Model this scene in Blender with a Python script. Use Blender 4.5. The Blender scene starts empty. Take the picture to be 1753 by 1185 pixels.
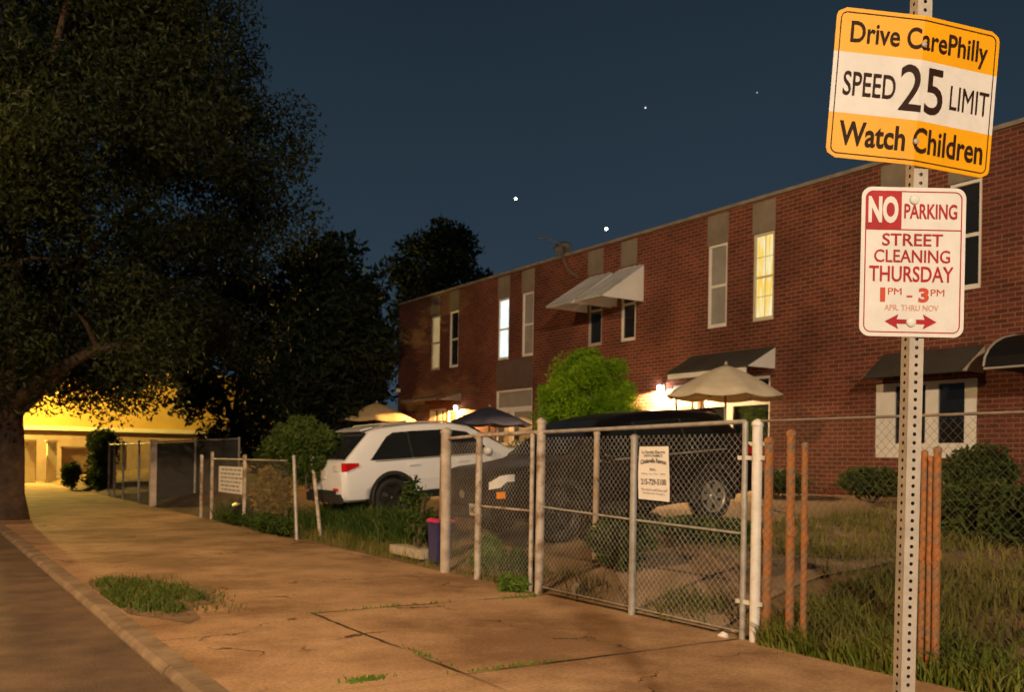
import bpy, bmesh, math, random
import numpy as np
from mathutils import Vector, Matrix, Euler
R = math.radians
random.seed(7); rng = np.random.default_rng(11)
S = bpy.context.scene
COL = S.collection

# ------------------------------------------------------------------ camera model
# world: x = away from the street (towards the houses), y = along the street, z up (0 = sidewalk)
F, PPX, PPY, RHO, TH, EYE = 1600.0, 876.5, 788.0, R(0.9), math.atan(0.65), 1.5
cT, sT = math.cos(TH), math.sin(TH)
RIGHT, FWD, UP = Vector((cT, -sT, 0)), Vector((sT, cT, 0)), Vector((0, 0, 1))
CAM = Vector((0, 0, EYE))
def ray(px, py):
    dx, dy = (px-PPX)/F, (py-PPY)/F
    a = dx*math.cos(RHO)+dy*math.sin(RHO); b = dx*math.sin(RHO)-dy*math.cos(RHO)
    return RIGHT*a+FWD+UP*b
def on_x(px, py, x): r = ray(px, py); return CAM+r*(x/r.x)
def on_z(px, py, z): r = ray(px, py); return CAM+r*((z-EYE)/r.z)
def on_y(px, py, y): r = ray(px, py); return CAM+r*(y/r.y)

cd = bpy.data.cameras.new('camera'); cam = bpy.data.objects.new('camera', cd); COL.objects.link(cam)
S.camera = cam
cr, sr = math.cos(RHO), math.sin(RHO)
ax, ay, az = RIGHT*cr+UP*sr, UP*cr-RIGHT*sr, -FWD
cam.matrix_world = Matrix(((ax.x, ay.x, az.x, 0), (ax.y, ay.y, az.y, 0), (ax.z, ay.z, az.z, EYE), (0, 0, 0, 1)))
cd.sensor_width = 36; cd.lens = F/1753*36; cd.shift_y = (PPY-592.5)/1753; cd.clip_end = 3000; cd.clip_start = .05
cd.dof.use_dof = True; cd.dof.focus_distance = 2.9; cd.dof.aperture_fstop = 6.3

# ------------------------------------------------------------------ mesh builder
class MB:
    def __init__(s): s.v = []; s.f = []; s.m = []; s.sm = []
    def add(s, vs, fs, mi=0, smooth=False, M=None):
        o = len(s.v)
        for p in vs:
            p = Vector(p)
            s.v.append(M @ p if M is not None else p)
        for f in fs: s.f.append([i+o for i in f]); s.m.append(mi); s.sm.append(smooth)
        return s
    def box(s, c, d, mi=0, M=None, rz=0):
        x, y, z = d[0]/2, d[1]/2, d[2]/2
        vs = [Vector((i*x, j*y, k*z)) for i in (-1, 1) for j in (-1, 1) for k in (-1, 1)]
        if rz: vs = [Matrix.Rotation(rz, 3, 'Z') @ p for p in vs]
        vs = [p+Vector(c) for p in vs]
        return s.add(vs, [(0,1,3,2),(4,6,7,5),(0,4,5,1),(2,3,7,6),(0,2,6,4),(1,5,7,3)], mi, False, M)
    def box2(s, a, b, mi=0, M=None):
        return s.box([(p+q)/2 for p, q in zip(a, b)], [abs(q-p) for p, q in zip(a, b)], mi, M)
    def tube(s, pts, r, n=8, mi=0, cap=True, M=None, smooth=True):
        pts = [Vector(p) for p in pts]; rs = r if isinstance(r, (list, tuple)) else [r]*len(pts)
        vs, fs = [], []
        prev = None
        for i, p in enumerate(pts):
            t = (pts[min(i+1, len(pts)-1)]-pts[max(i-1, 0)]).normalized()
            if prev is None: prev = t.orthogonal().normalized()
            a = (prev-t*prev.dot(t)).normalized(); prev = a; b = t.cross(a)
            for k in range(n):
                an = 2*math.pi*k/n; vs.append(p+(a*math.cos(an)+b*math.sin(an))*rs[i])
        for i in range(len(pts)-1):
            for k in range(n): fs.append((i*n+k, i*n+(k+1)%n, (i+1)*n+(k+1)%n, (i+1)*n+k))
        s.add(vs, fs, mi, smooth, M)
        if cap:
            s.add(vs[:n], [tuple(reversed(range(n)))], mi, False, M); s.add(vs[-n:], [tuple(range(n))], mi, False, M)
        return s
    def lathe(s, prof, n=24, mi=0, M=None, smooth=True, closed=False):   # prof: (radius, height) about z
        vs, fs = [], []
        for r_, h in prof:
            for k in range(n): an = 2*math.pi*k/n; vs.append((r_*math.cos(an), r_*math.sin(an), h))
        m = len(prof)
        for i in range(m if closed else m-1):
            j = (i+1) % m
            for k in range(n): fs.append((i*n+k, i*n+(k+1)%n, j*n+(k+1)%n, j*n+k))
        return s.add(vs, fs, mi, smooth, M)
    def prism(s, poly, ext, mi=0, M=None):                                # poly: 3D points, ext: vector
        n = len(poly); e = Vector(ext); vs = [Vector(p) for p in poly]+[Vector(p)+e for p in poly]
        fs = [tuple(reversed(range(n))), tuple(range(n, 2*n))]+[(i, (i+1)%n, n+(i+1)%n, n+i) for i in range(n)]
        return s.add(vs, fs, mi, False, M)
    def build(s, name, mats, parent=None, loc=None):
        me = bpy.data.meshes.new(name)
        off = Vector(loc) if loc is not None else Vector((0, 0, 0))
        me.from_pydata([tuple(p-off) for p in s.v], [], s.f)
        mats = mats if isinstance(mats, (list, tuple)) else [mats]
        for m in mats: me.materials.append(m)
        me.polygons.foreach_set('material_index', s.m); me.polygons.foreach_set('use_smooth', s.sm)
        bm = bmesh.new(); bm.from_mesh(me); bmesh.ops.recalc_face_normals(bm, faces=bm.faces); bm.to_mesh(me); bm.free()
        me.update()
        o = bpy.data.objects.new(name, me); COL.objects.link(o)
        if parent is not None: o.parent = parent
        elif loc is not None: o.location = loc
        return o
def raw(name, V, Fc, mat, parent=None, loc=(0, 0, 0)):
    me = bpy.data.meshes.new(name); me.from_pydata((np.asarray(V)-np.asarray(loc)).tolist(), [], Fc.tolist() if hasattr(Fc, 'tolist') else Fc)
    for m in (mat if isinstance(mat, (list, tuple)) else [mat]): me.materials.append(m)
    o = bpy.data.objects.new(name, me); COL.objects.link(o)
    if parent is not None: o.parent = parent
    else: o.location = loc
    return o
def tag(o, label=None, cat=None, group=None, kind=None):
    if label: o['label'] = label
    if cat: o['category'] = cat
    if group: o['group'] = group
    if kind: o['kind'] = kind
    return o
def thing(name, label, cat, loc=(0, 0, 0), group=None, M=None):
    o = bpy.data.objects.new(name, None); COL.objects.link(o); o.empty_display_size = .3
    if M is not None: o.matrix_world = M
    else: o.location = loc
    return tag(o, label, cat, group)
class Thing:
    """a thing whose parts are written in world coordinates"""
    def __init__(s, name, label, cat, loc, group=None): s.loc = Vector(loc); s.e = thing(name, label, cat, loc, group)
    def part(s, name, mb, mats, label=None, parent=None):
        o = mb.build(name, mats, parent or s.e, s.loc)
        if label: o['label'] = label
        return o

# ------------------------------------------------------------------ materials
def mat(name, c1, c2=None, scale=6, rough=.7, metal=0, bump=0, bscale=None, spec=.5, detail=6, lo=.35, hi=.65, emit=None, estr=0, dist=.01, coat=0):
    m = bpy.data.materials.new(name); m.use_nodes = True; nt = m.node_tree; N = nt.nodes; L = nt.links
    b = N['Principled BSDF']; b.inputs['Roughness'].default_value = rough; b.inputs['Metallic'].default_value = metal
    b.inputs['Specular IOR Level'].default_value = spec; b.inputs['Coat Weight'].default_value = coat
    tc = N.new('ShaderNodeTexCoord')
    if c2 is None: c2 = tuple(min(1, x*.8) for x in c1)
    n = N.new('ShaderNodeTexNoise'); n.inputs['Scale'].default_value = scale; n.inputs['Detail'].default_value = detail; n.inputs['Roughness'].default_value = .62
    L.new(tc.outputs['Object'], n.inputs['Vector'])
    r = N.new('ShaderNodeValToRGB'); r.color_ramp.elements[0].position = lo; r.color_ramp.elements[1].position = hi
    r.color_ramp.elements[0].color = (*c1, 1); r.color_ramp.elements[1].color = (*c2, 1)
    L.new(n.outputs['Fac'], r.inputs['Fac']); L.new(r.outputs['Color'], b.inputs['Base Color'])
    if bump:
        n2 = N.new('ShaderNodeTexNoise'); n2.inputs['Scale'].default_value = bscale or scale*6; n2.inputs['Detail'].default_value = 5
        L.new(tc.outputs['Object'], n2.inputs['Vector'])
        bp = N.new('ShaderNodeBump'); bp.inputs['Strength'].default_value = bump; bp.inputs['Distance'].default_value = dist
        L.new(n2.outputs['Fac'], bp.inputs['Height']); L.new(bp.outputs['Normal'], b.inputs['Normal'])
    if emit:
        b.inputs['Emission Color'].default_value = (*emit, 1); b.inputs['Emission Strength'].default_value = estr
    return m
def leafmat(name, c1, c2, scale=1.2, trans=.25):
    m = mat(name, c1, c2, scale, .6, spec=.25, detail=8, lo=.38, hi=.62)
    nt = m.node_tree; b = nt.nodes['Principled BSDF']; out = nt.nodes['Material Output']
    t = nt.nodes.new('ShaderNodeBsdfTranslucent'); mx = nt.nodes.new('ShaderNodeMixShader'); mx.inputs[0].default_value = trans
    nt.links.new(b.inputs['Base Color'].links[0].from_socket, t.inputs['Color'])
    nt.links.new(b.outputs[0], mx.inputs[1]); nt.links.new(t.outputs[0], mx.inputs[2]); nt.links.new(mx.outputs[0], out.inputs[0])
    return m
def brickmat(name, tone):
    m = bpy.data.materials.new(name); m.use_nodes = True; nt = m.node_tree; N = nt.nodes; L = nt.links
    b = N['Principled BSDF']; b.inputs['Roughness'].default_value = .85; b.inputs['Specular IOR Level'].default_value = .2
    g = N.new('ShaderNodeNewGeometry'); sp = N.new('ShaderNodeSeparateXYZ'); L.new(g.outputs['Position'], sp.inputs[0])
    ad = N.new('ShaderNodeMath'); L.new(sp.outputs['X'], ad.inputs[0]); L.new(sp.outputs['Y'], ad.inputs[1])
    cb = N.new('ShaderNodeCombineXYZ'); L.new(ad.outputs[0], cb.inputs[0]); L.new(sp.outputs['Z'], cb.inputs[1])
    # uneven courses: a little wobble of the joint lines
    wn = N.new('ShaderNodeTexNoise'); wn.inputs['Scale'].default_value = 3; L.new(cb.outputs[0], wn.inputs['Vector'])
    wv = N.new('ShaderNodeVectorMath'); wv.operation = 'MULTIPLY_ADD'; wv.inputs[1].default_value = (.012, .012, 0)
    L.new(wn.outputs['Color'], wv.inputs[0]); L.new(cb.outputs[0], wv.inputs[2])
    t = N.new('ShaderNodeTexBrick'); t.inputs['Scale'].default_value = 1; t.inputs['Brick Width'].default_value = .215; t.inputs['Row Height'].default_value = .075
    t.inputs['Mortar Size'].default_value = .0085; t.inputs['Mortar Smooth'].default_value = .3; t.inputs['Bias'].default_value = -.1
    t.inputs['Color1'].default_value = (*[x*tone for x in (.150, .041, .029)], 1); t.inputs['Color2'].default_value = (*[x*tone for x in (.082, .025, .019)], 1)
    t.inputs['Mortar'].default_value = (.20*tone, .135*tone, .09*tone, 1)
    L.new(wv.outputs[0], t.inputs['Vector'])
    n = N.new('ShaderNodeTexNoise'); n.inputs['Scale'].default_value = .9; n.inputs['Detail'].default_value = 7; L.new(g.outputs['Position'], n.inputs['Vector'])
    rp = N.new('ShaderNodeValToRGB'); rp.color_ramp.elements[0].position = .3; rp.color_ramp.elements[1].position = .7
    rp.color_ramp.elements[0].color = (.62, .6, .6, 1); rp.color_ramp.elements[1].color = (1.15, 1.1, 1.05, 1)
    L.new(n.outputs['Fac'], rp.inputs['Fac'])
    mx = N.new('ShaderNodeMix'); mx.data_type = 'RGBA'; mx.blend_type = 'MULTIPLY'; mx.inputs[0].default_value = 1
    L.new(t.outputs['Color'], mx.inputs[6]); L.new(rp.outputs['Color'], mx.inputs[7]); L.new(mx.outputs[2], b.inputs['Base Color'])
    bp = N.new('ShaderNodeBump'); bp.inputs['Strength'].default_value = .6; bp.inputs['Distance'].default_value = .01; bp.invert = True
    L.new(t.outputs['Fac'], bp.inputs['Height']); L.new(bp.outputs['Normal'], b.inputs['Normal'])
    return m
def emitmat(name, c, s):
    m = bpy.data.materials.new(name); m.use_nodes = True; nt = m.node_tree; nt.nodes.remove(nt.nodes['Principled BSDF'])
    e = nt.nodes.new('ShaderNodeEmission'); e.inputs[0].default_value = (*c, 1); e.inputs[1].default_value = s
    nt.links.new(e.outputs[0], nt.nodes['Material Output'].inputs[0]); return m
def curtainmat(name, ca, cb_, s):     # a lit curtain: its glow stands in for room light, fold shading painted into the colour
    m = emitmat(name, ca, s); nt = m.node_tree; N = nt.nodes; L = nt.links
    e = [n for n in N if n.type == 'EMISSION'][0]
    tc = N.new('ShaderNodeTexCoord'); mp = N.new('ShaderNodeMapping'); mp.inputs['Scale'].default_value = (1, 1, .12); L.new(tc.outputs['Object'], mp.inputs[0])
    n = N.new('ShaderNodeTexNoise'); n.inputs['Scale'].default_value = 16; n.inputs['Detail'].default_value = 3; L.new(mp.outputs[0], n.inputs['Vector'])
    r = N.new('ShaderNodeValToRGB'); r.color_ramp.elements[0].position = .38; r.color_ramp.elements[1].position = .62
    r.color_ramp.elements[0].color = (*ca, 1); r.color_ramp.elements[1].color = (*cb_, 1)
    L.new(n.outputs['Fac'], r.inputs['Fac']); L.new(r.outputs['Color'], e.inputs[0]); return m

M_bark = mat('bark', (.06, .034, .02), (.025, .015, .01), 5, .9, bump=1, bscale=14, dist=.04)
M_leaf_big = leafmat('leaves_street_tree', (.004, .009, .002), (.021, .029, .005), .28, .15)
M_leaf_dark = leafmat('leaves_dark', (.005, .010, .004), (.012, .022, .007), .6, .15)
M_leaf_bush = leafmat('leaves_round_bush', (.10, .22, .004), (.21, .36, .008), 1.6)
M_leaf_hedge = leafmat('leaves_hedge', (.03, .06, .012), (.07, .11, .02), 1.5)
M_leaf_vine = leafmat('leaves_vine', (.03, .06, .009), (.075, .115, .018), 2.2)
M_leaf_dry = leafmat('leaves_dry', (.22, .16, .05), (.32, .24, .09), 3)
M_weed = leafmat('weed_leaves', (.09, .16, .02), (.16, .25, .04), 3)
M_stem = mat('stem', (.12, .09, .05), (.07, .05, .03), 8, .9)
M_galv = mat('galvanised', (.45, .43, .40), (.30, .28, .26), 9, .5, .25, bump=.2, bscale=40)
M_galv_old = mat('weathered_pipe', (.50, .44, .38), (.22, .15, .10), 5, .7, .1, bump=.4, bscale=30, lo=.45, hi=.62)
M_whitepipe = mat('white_pipe', (.78, .76, .72), (.60, .57, .52), 7, .5)
M_rust = mat('rust', (.40, .15, .04), (.20, .15, .10), 11, .9, bump=.6, bscale=40, lo=.44, hi=.64)
M_wire = mat('fence_wire', (.55, .51, .46), (.32, .28, .24), 3, .6, .1)
M_wire_old = mat('dull_fence_wire', (.20, .17, .13), (.10, .08, .06), 3, .7)
M_plastic_white = mat('white_vinyl', (.72, .71, .69), (.62, .60, .57), 2, .5)
M_frame_dull = mat('dull_frame', (.38, .36, .33), (.30, .28, .26), 3, .6)
M_glass = mat('dark_glass', (.012, .013, .014), (.02, .02, .022), 1, .06, spec=.6)
M_blind = mat('blind_behind_glass', (.30, .29, .27), (.22, .21, .2), 2, .4)
M_panel = mat('spandrel_panel', (.21, .18, .145), (.15, .125, .10), 2.2, .75)
M_panel_grey = mat('spandrel_panel_weathered', (.12, .08, .068), (.075, .052, .045), 1.4, .8)
M_coping = mat('coping', (.22, .19, .16), (.14, .12, .10), 3, .7)
M_roof = mat('roof_felt', (.05, .05, .05), (.035, .035, .035), 3, .9)
M_awn_white = mat('white_metal_awning', (.80, .80, .78), (.68, .68, .66), 1.6, .45, .1)
M_awn_grey = mat('grey_metal_awning', (.46, .47, .48), (.34, .35, .36), 1.6, .45, .1)
M_awn_dark = mat('dark_awning', (.052, .050, .045), (.034, .032, .029), 2, .6)
M_awn_black = mat('black_awning', (.008, .008, .009), (.006, .006, .006), 2, .6, spec=.2)
M_canvas = mat('beige_canvas', (.66, .59, .46), (.55, .48, .36), 4, .85)
M_canvas2 = mat('tan_canvas', (.52, .40, .22), (.42, .31, .16), 3, .85)
M_navy = mat('navy_canvas', (.03, .035, .075), (.02, .024, .055), 4, .8)
M_paint_white = mat('white_car_paint', (.78, .81, .88), (.74, .77, .84), 1, .25, coat=.5)
M_paint_dark = mat('dark_car_paint', (.004, .0035, .0035), (.006, .005, .005), 1.5, .35, spec=.3)
M_blackplas = mat('black_trim', (.016, .016, .016), (.026, .025, .024), 6, .6)
M_tyre = mat('tyre', (.012, .012, .012), (.02, .02, .02), 9, .85)
M_rim = mat('alloy', (.50, .48, .42), (.40, .38, .33), 4, .35, .6)
M_rim_dark = mat('dark_shaded_rim', (.06, .06, .06), (.04, .04, .04), 4, .35, .6)
M_red = mat('red_lens', (.55, .012, .012), (.42, .01, .01), 5, .15)
M_clear = mat('clear_lens', (.75, .75, .74), (.65, .65, .64), 5, .15)
M_amber = mat('amber_lens', (.85, .30, .02), (.7, .22, .01), 5, .2)
M_plate = mat('plate', (.62, .58, .52), (.52, .48, .43), 12, .5)
M_ink = mat('dark_ink', (.03, .022, .02), (.05, .035, .03), 12, .6)
M_paper = mat('paper_sign', (.84, .81, .79), (.76, .73, .71), 5, .75)
M_greyink = mat('faded_ink', (.32, .27, .23), (.26, .21, .18), 30, .8)
M_smoke = mat('smoked_lens', (.06, .006, .005), (.04, .004, .004), 5, .2)
M_chrome = mat('badge_metal', (.6, .56, .48), (.5, .45, .36), 9, .3, .7)
M_binblue = mat('bin_blue', (.05, .045, .16), (.035, .03, .11), 4, .55)
M_pink = mat('pink_plastic', (.70, .05, .16), (.55, .04, .12), 5, .5)
M_bag = mat('black_bag', (.012, .012, .012), (.02, .02, .02), 6, .35, bump=.6, bscale=9, dist=.05)
M_stone = mat('stone', (.42, .36, .28), (.28, .23, .17), 7, .85, bump=.5, bscale=18)
M_litter = mat('white_litter', (.8, .77, .72), (.7, .66, .6), 8, .6)

# ------------------------------------------------------------------ ground
def yard_z(x):
    P = [(6.0, 0), (6.6, .24), (7.3, .40), (10, .63), (13.8, .98), (60, 1.1)]
    if x <= 6: return 0
    for (a, za), (b, zb) in zip(P, P[1:]):
        if x <= b: return za+(zb-za)*(x-a)/(b-a)
    return 1.1
def structure(o): o['kind'] = 'structure'; return o
M_ground = mat('far_ground', (.05, .05, .025), (.08, .07, .04), .5, .95)
structure(MB().add([(-1500, -1500, -.16), (1500, -1500, -.16), (1500, 1500, -.16), (-1500, 1500, -.16)], [(0, 1, 2, 3)]).build('ground', M_ground))

def asphalt():
    m = mat('asphalt', (.075, .046, .028), (.17, .105, .06), 1.6, .9, bump=1, bscale=55, dist=.012, detail=14, lo=.36, hi=.66); return m
structure(MB().add([(-7.2, -60, -.065), (1.57, -60, -.065), (1.57, 48, -.065), (-7.2, 48, -.065)], [(0, 1, 2, 3)]).build('street', asphalt()))

def sidewalk_mat():
    m = mat('sidewalk_concrete', (.44, .268, .145), (.60, .395, .235), .9, .85, bump=.35, bscale=60, dist=.006, detail=10, lo=.28, hi=.72, spec=.25)
    nt = m.node_tree; N = nt.nodes; L = nt.links; b = N['Principled BSDF']
    src = b.inputs['Base Color'].links[0].from_socket
    g = N.new('ShaderNodeNewGeometry'); sp = N.new('ShaderNodeSeparateXYZ')
    wn = N.new('ShaderNodeTexNoise'); wn.inputs['Scale'].default_value = 2.5; wn.inputs['Detail'].default_value = 6
    wv = N.new('ShaderNodeVectorMath'); wv.operation = 'MULTIPLY_ADD'; wv.inputs[1].default_value = (.07, .07, 0)
    L.new(g.outputs['Position'], wn.inputs['Vector']); L.new(wn.outputs['Color'], wv.inputs[0]); L.new(g.outputs['Position'], wv.inputs[2]); L.new(wv.outputs[0], sp.inputs[0])
    def mt(op, a, c, clamp=False):
        n = N.new('ShaderNodeMath'); n.operation = op; n.use_clamp = clamp
        for i, q in enumerate((a, c)):
            if q is None: continue
            if isinstance(q, (int, float)): n.inputs[i].default_value = q
            else: L.new(q, n.inputs[i])
        return n.outputs[0]
    # joints: one long joint at x = 3.33, cross joints every 2.9 m (y = 5.67 + 2.9 k)
    far = mt('GREATER_THAN', sp.outputs['X'], 3.33)
    near = mt('LESS_THAN', mt('ABSOLUTE', mt('SUBTRACT', sp.outputs['Y'], 6.6), None), 2.0)
    jx = mt('MULTIPLY', mt('LESS_THAN', mt('ABSOLUTE', mt('SUBTRACT', sp.outputs['X'], 3.33), None), .019), mt('MAXIMUM', near, .12))
    ym = mt('PINGPONG', mt('SUBTRACT', sp.outputs['Y'], 5.67), 1.45)
    jy = mt('MULTIPLY', mt('LESS_THAN', ym, .022), mt('MAXIMUM', mt('MULTIPLY', far, near), .12))
    j = mt('MAXIMUM', jx, jy)
    jn = N.new('ShaderNodeTexNoise'); jn.inputs['Scale'].default_value = 1.3; L.new(g.outputs['Position'], jn.inputs['Vector'])
    jm = mt('MULTIPLY', j, mt('MULTIPLY', mt('SUBTRACT', jn.outputs['Fac'], .30), 4.5, True), True)
    mx = N.new('ShaderNodeMix'); mx.data_type = 'RGBA'; L.new(jm, mx.inputs[0]); L.new(src, mx.inputs[6]); mx.inputs[7].default_value = (.085, .055, .025, 1)
    # broad stains
    sn = N.new('ShaderNodeTexNoise'); sn.inputs['Scale'].default_value = .55; sn.inputs['Detail'].default_value = 8; sn.inputs['Roughness'].default_value = .7; L.new(g.outputs['Position'], sn.inputs['Vector'])
    sr_ = N.new('ShaderNodeValToRGB'); sr_.color_ramp.elements[0].position = .40; sr_.color_ramp.elements[1].position = .58
    sr_.color_ramp.elements[0].color = (.42, .37, .33, 1); sr_.color_ramp.elements[1].color = (1, 1, 1, 1); L.new(sn.outputs['Fac'], sr_.inputs['Fac'])
    m2 = N.new('ShaderNodeMix'); m2.data_type = 'RGBA'; m2.blend_type = 'MULTIPLY'; m2.inputs[0].default_value = .8
    L.new(mx.outputs[2], m2.inputs[6]); L.new(sr_.outputs['Color'], m2.inputs[7]); 
    # hairline cracks and grit
    vo = N.new('ShaderNodeTexVoronoi'); vo.feature = 'DISTANCE_TO_EDGE'; vo.inputs['Scale'].default_value = .32
    w2 = N.new('ShaderNodeVectorMath'); w2.operation = 'MULTIPLY_ADD'; w2.inputs[1].default_value = (.9, .9, 0); L.new(wn.outputs['Color'], w2.inputs[0]); L.new(g.outputs['Position'], w2.inputs[2]); L.new(w2.outputs[0], vo.inputs['Vector'])
    ck = mt('MULTIPLY', mt('LESS_THAN', vo.outputs['Distance'], .0035), mt('MULTIPLY', mt('SUBTRACT', jn.outputs['Fac'], .46), 9, True), True)
    gr = N.new('ShaderNodeTexNoise'); gr.inputs['Scale'].default_value = 34; gr.inputs['Detail'].default_value = 8; gr.inputs['Roughness'].default_value = .8; L.new(g.outputs['Position'], gr.inputs['Vector'])
    gr2 = N.new('ShaderNodeValToRGB'); gr2.color_ramp.elements[0].position = .36; gr2.color_ramp.elements[1].position = .60; gr2.color_ramp.elements[0].color = (.62, .58, .55, 1); gr2.color_ramp.elements[1].color = (1.08, 1.08, 1.08, 1); L.new(gr.outputs['Fac'], gr2.inputs['Fac'])
    m3 = N.new('ShaderNodeMix'); m3.data_type = 'RGBA'; m3.blend_type = 'MULTIPLY'; m3.inputs[0].default_value = 1; L.new(m2.outputs[2], m3.inputs[6]); L.new(gr2.outputs['Color'], m3.inputs[7])
    m4 = N.new('ShaderNodeMix'); m4.data_type = 'RGBA'; L.new(ck, m4.inputs[0]); L.new(m3.outputs[2], m4.inputs[6]); m4.inputs[7].default_value = (.09, .055, .028, 1)
    L.new(m4.outputs[2], b.inputs['Base Color'])
    return m
def grid(x0, x1, y0, y1, nx, ny, zf):
    mb = MB(); vs = []; fs = []
    for i in range(nx+1):
        for j in range(ny+1):
            x, y = x0+(x1-x0)*i/nx, y0+(y1-y0)*j/ny; vs.append((x, y, zf(x, y)))
    for i in range(nx):
        for j in range(ny): a = i*(ny+1)+j; fs.append((a, a+ny+1, a+ny+2, a+1))
    return mb.add(vs, fs, 0, True)
structure(MB().box2((1.755, -60, -.15), (6.02, 54.5, 0)).build('sidewalk', sidewalk_mat()))
M_kerb = mat('kerb_stone', (.30, .215, .135), (.15, .10, .06), 2.6, .85, bump=.5, bscale=25)
kb = MB(); y = -40
while y < 54:
    l = random.uniform(2.2, 3.2); dz = random.uniform(-.012, .004); dx = random.uniform(-.008, .008)
    kb.prism([(1.56+dx, y, -.15), (1.56+dx, y, -.045+dz), (1.575+dx, y, -.02+dz), (1.605+dx, y, -.002+dz), (1.75, y, .003+dz*.4), (1.75, y, -.15)], (0, l-.012, 0)); y += l
structure(kb.build('kerb', M_kerb))
M_dirt = mat('yard_soil', (.12, .075, .036), (.22, .145, .07), .9, .95, bump=.8, bscale=14, dist=.03, detail=10)
def yz2(x, y):
    return yard_z(x)+ (0.03*math.sin(x*2.1+y*.7)*math.sin(y*1.3-x) if x > 6.5 else 0)
structure(grid(6.02, 40, -20, 54, 90, 120, lambda x, y: yz2(x, y)-(.02 if x < 6.1 else 0)).build('yard', M_dirt))
# concrete strips of the driveway behind the gate
M_drive = mat('driveway_concrete', (.20, .14, .085), (.30, .21, .13), 1.4, .9, bump=.5, bscale=30, detail=9)
structure(grid(6.02, 13.7, 5.9, 8.5, 22, 8, lambda x, y: yz2(x, y)+.018).build('driveway', M_drive))

# ------------------------------------------------------------------ houses
FX = 13.8
HB = [28.3, 23.13, 19.10, 15.05, 11.0, 6.97, 2.94]      # party walls, left to right
M_door = mat('dark_door', (.05, .04, .035), (.035, .028, .025), 3, .5)
M_lampglass = emitmat('porch_lamp_glass', (1, .78, .5), 40)
M_lampglass2 = emitmat('porch_lamp_glass_bright', (1, .85, .68), 130)
M_lampbody = mat('lamp_body', (.04, .035, .03), (.03, .028, .025), 5, .5)
W_white = curtainmat('lit_white_shade', (.85, 1.0, .98), (.50, .62, .56), 1.35)
W_yellow = curtainmat('lit_yellow_curtain', (1.0, .62, .07), (.95, .86, .52), .85)
W_dim = curtainmat('lit_dim_curtain', (.48, .33, .14), (.34, .22, .09), .75)
W_dimmer = curtainmat('dim_curtain', (.16, .09, .05), (.10, .06, .035), .8)

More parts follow.
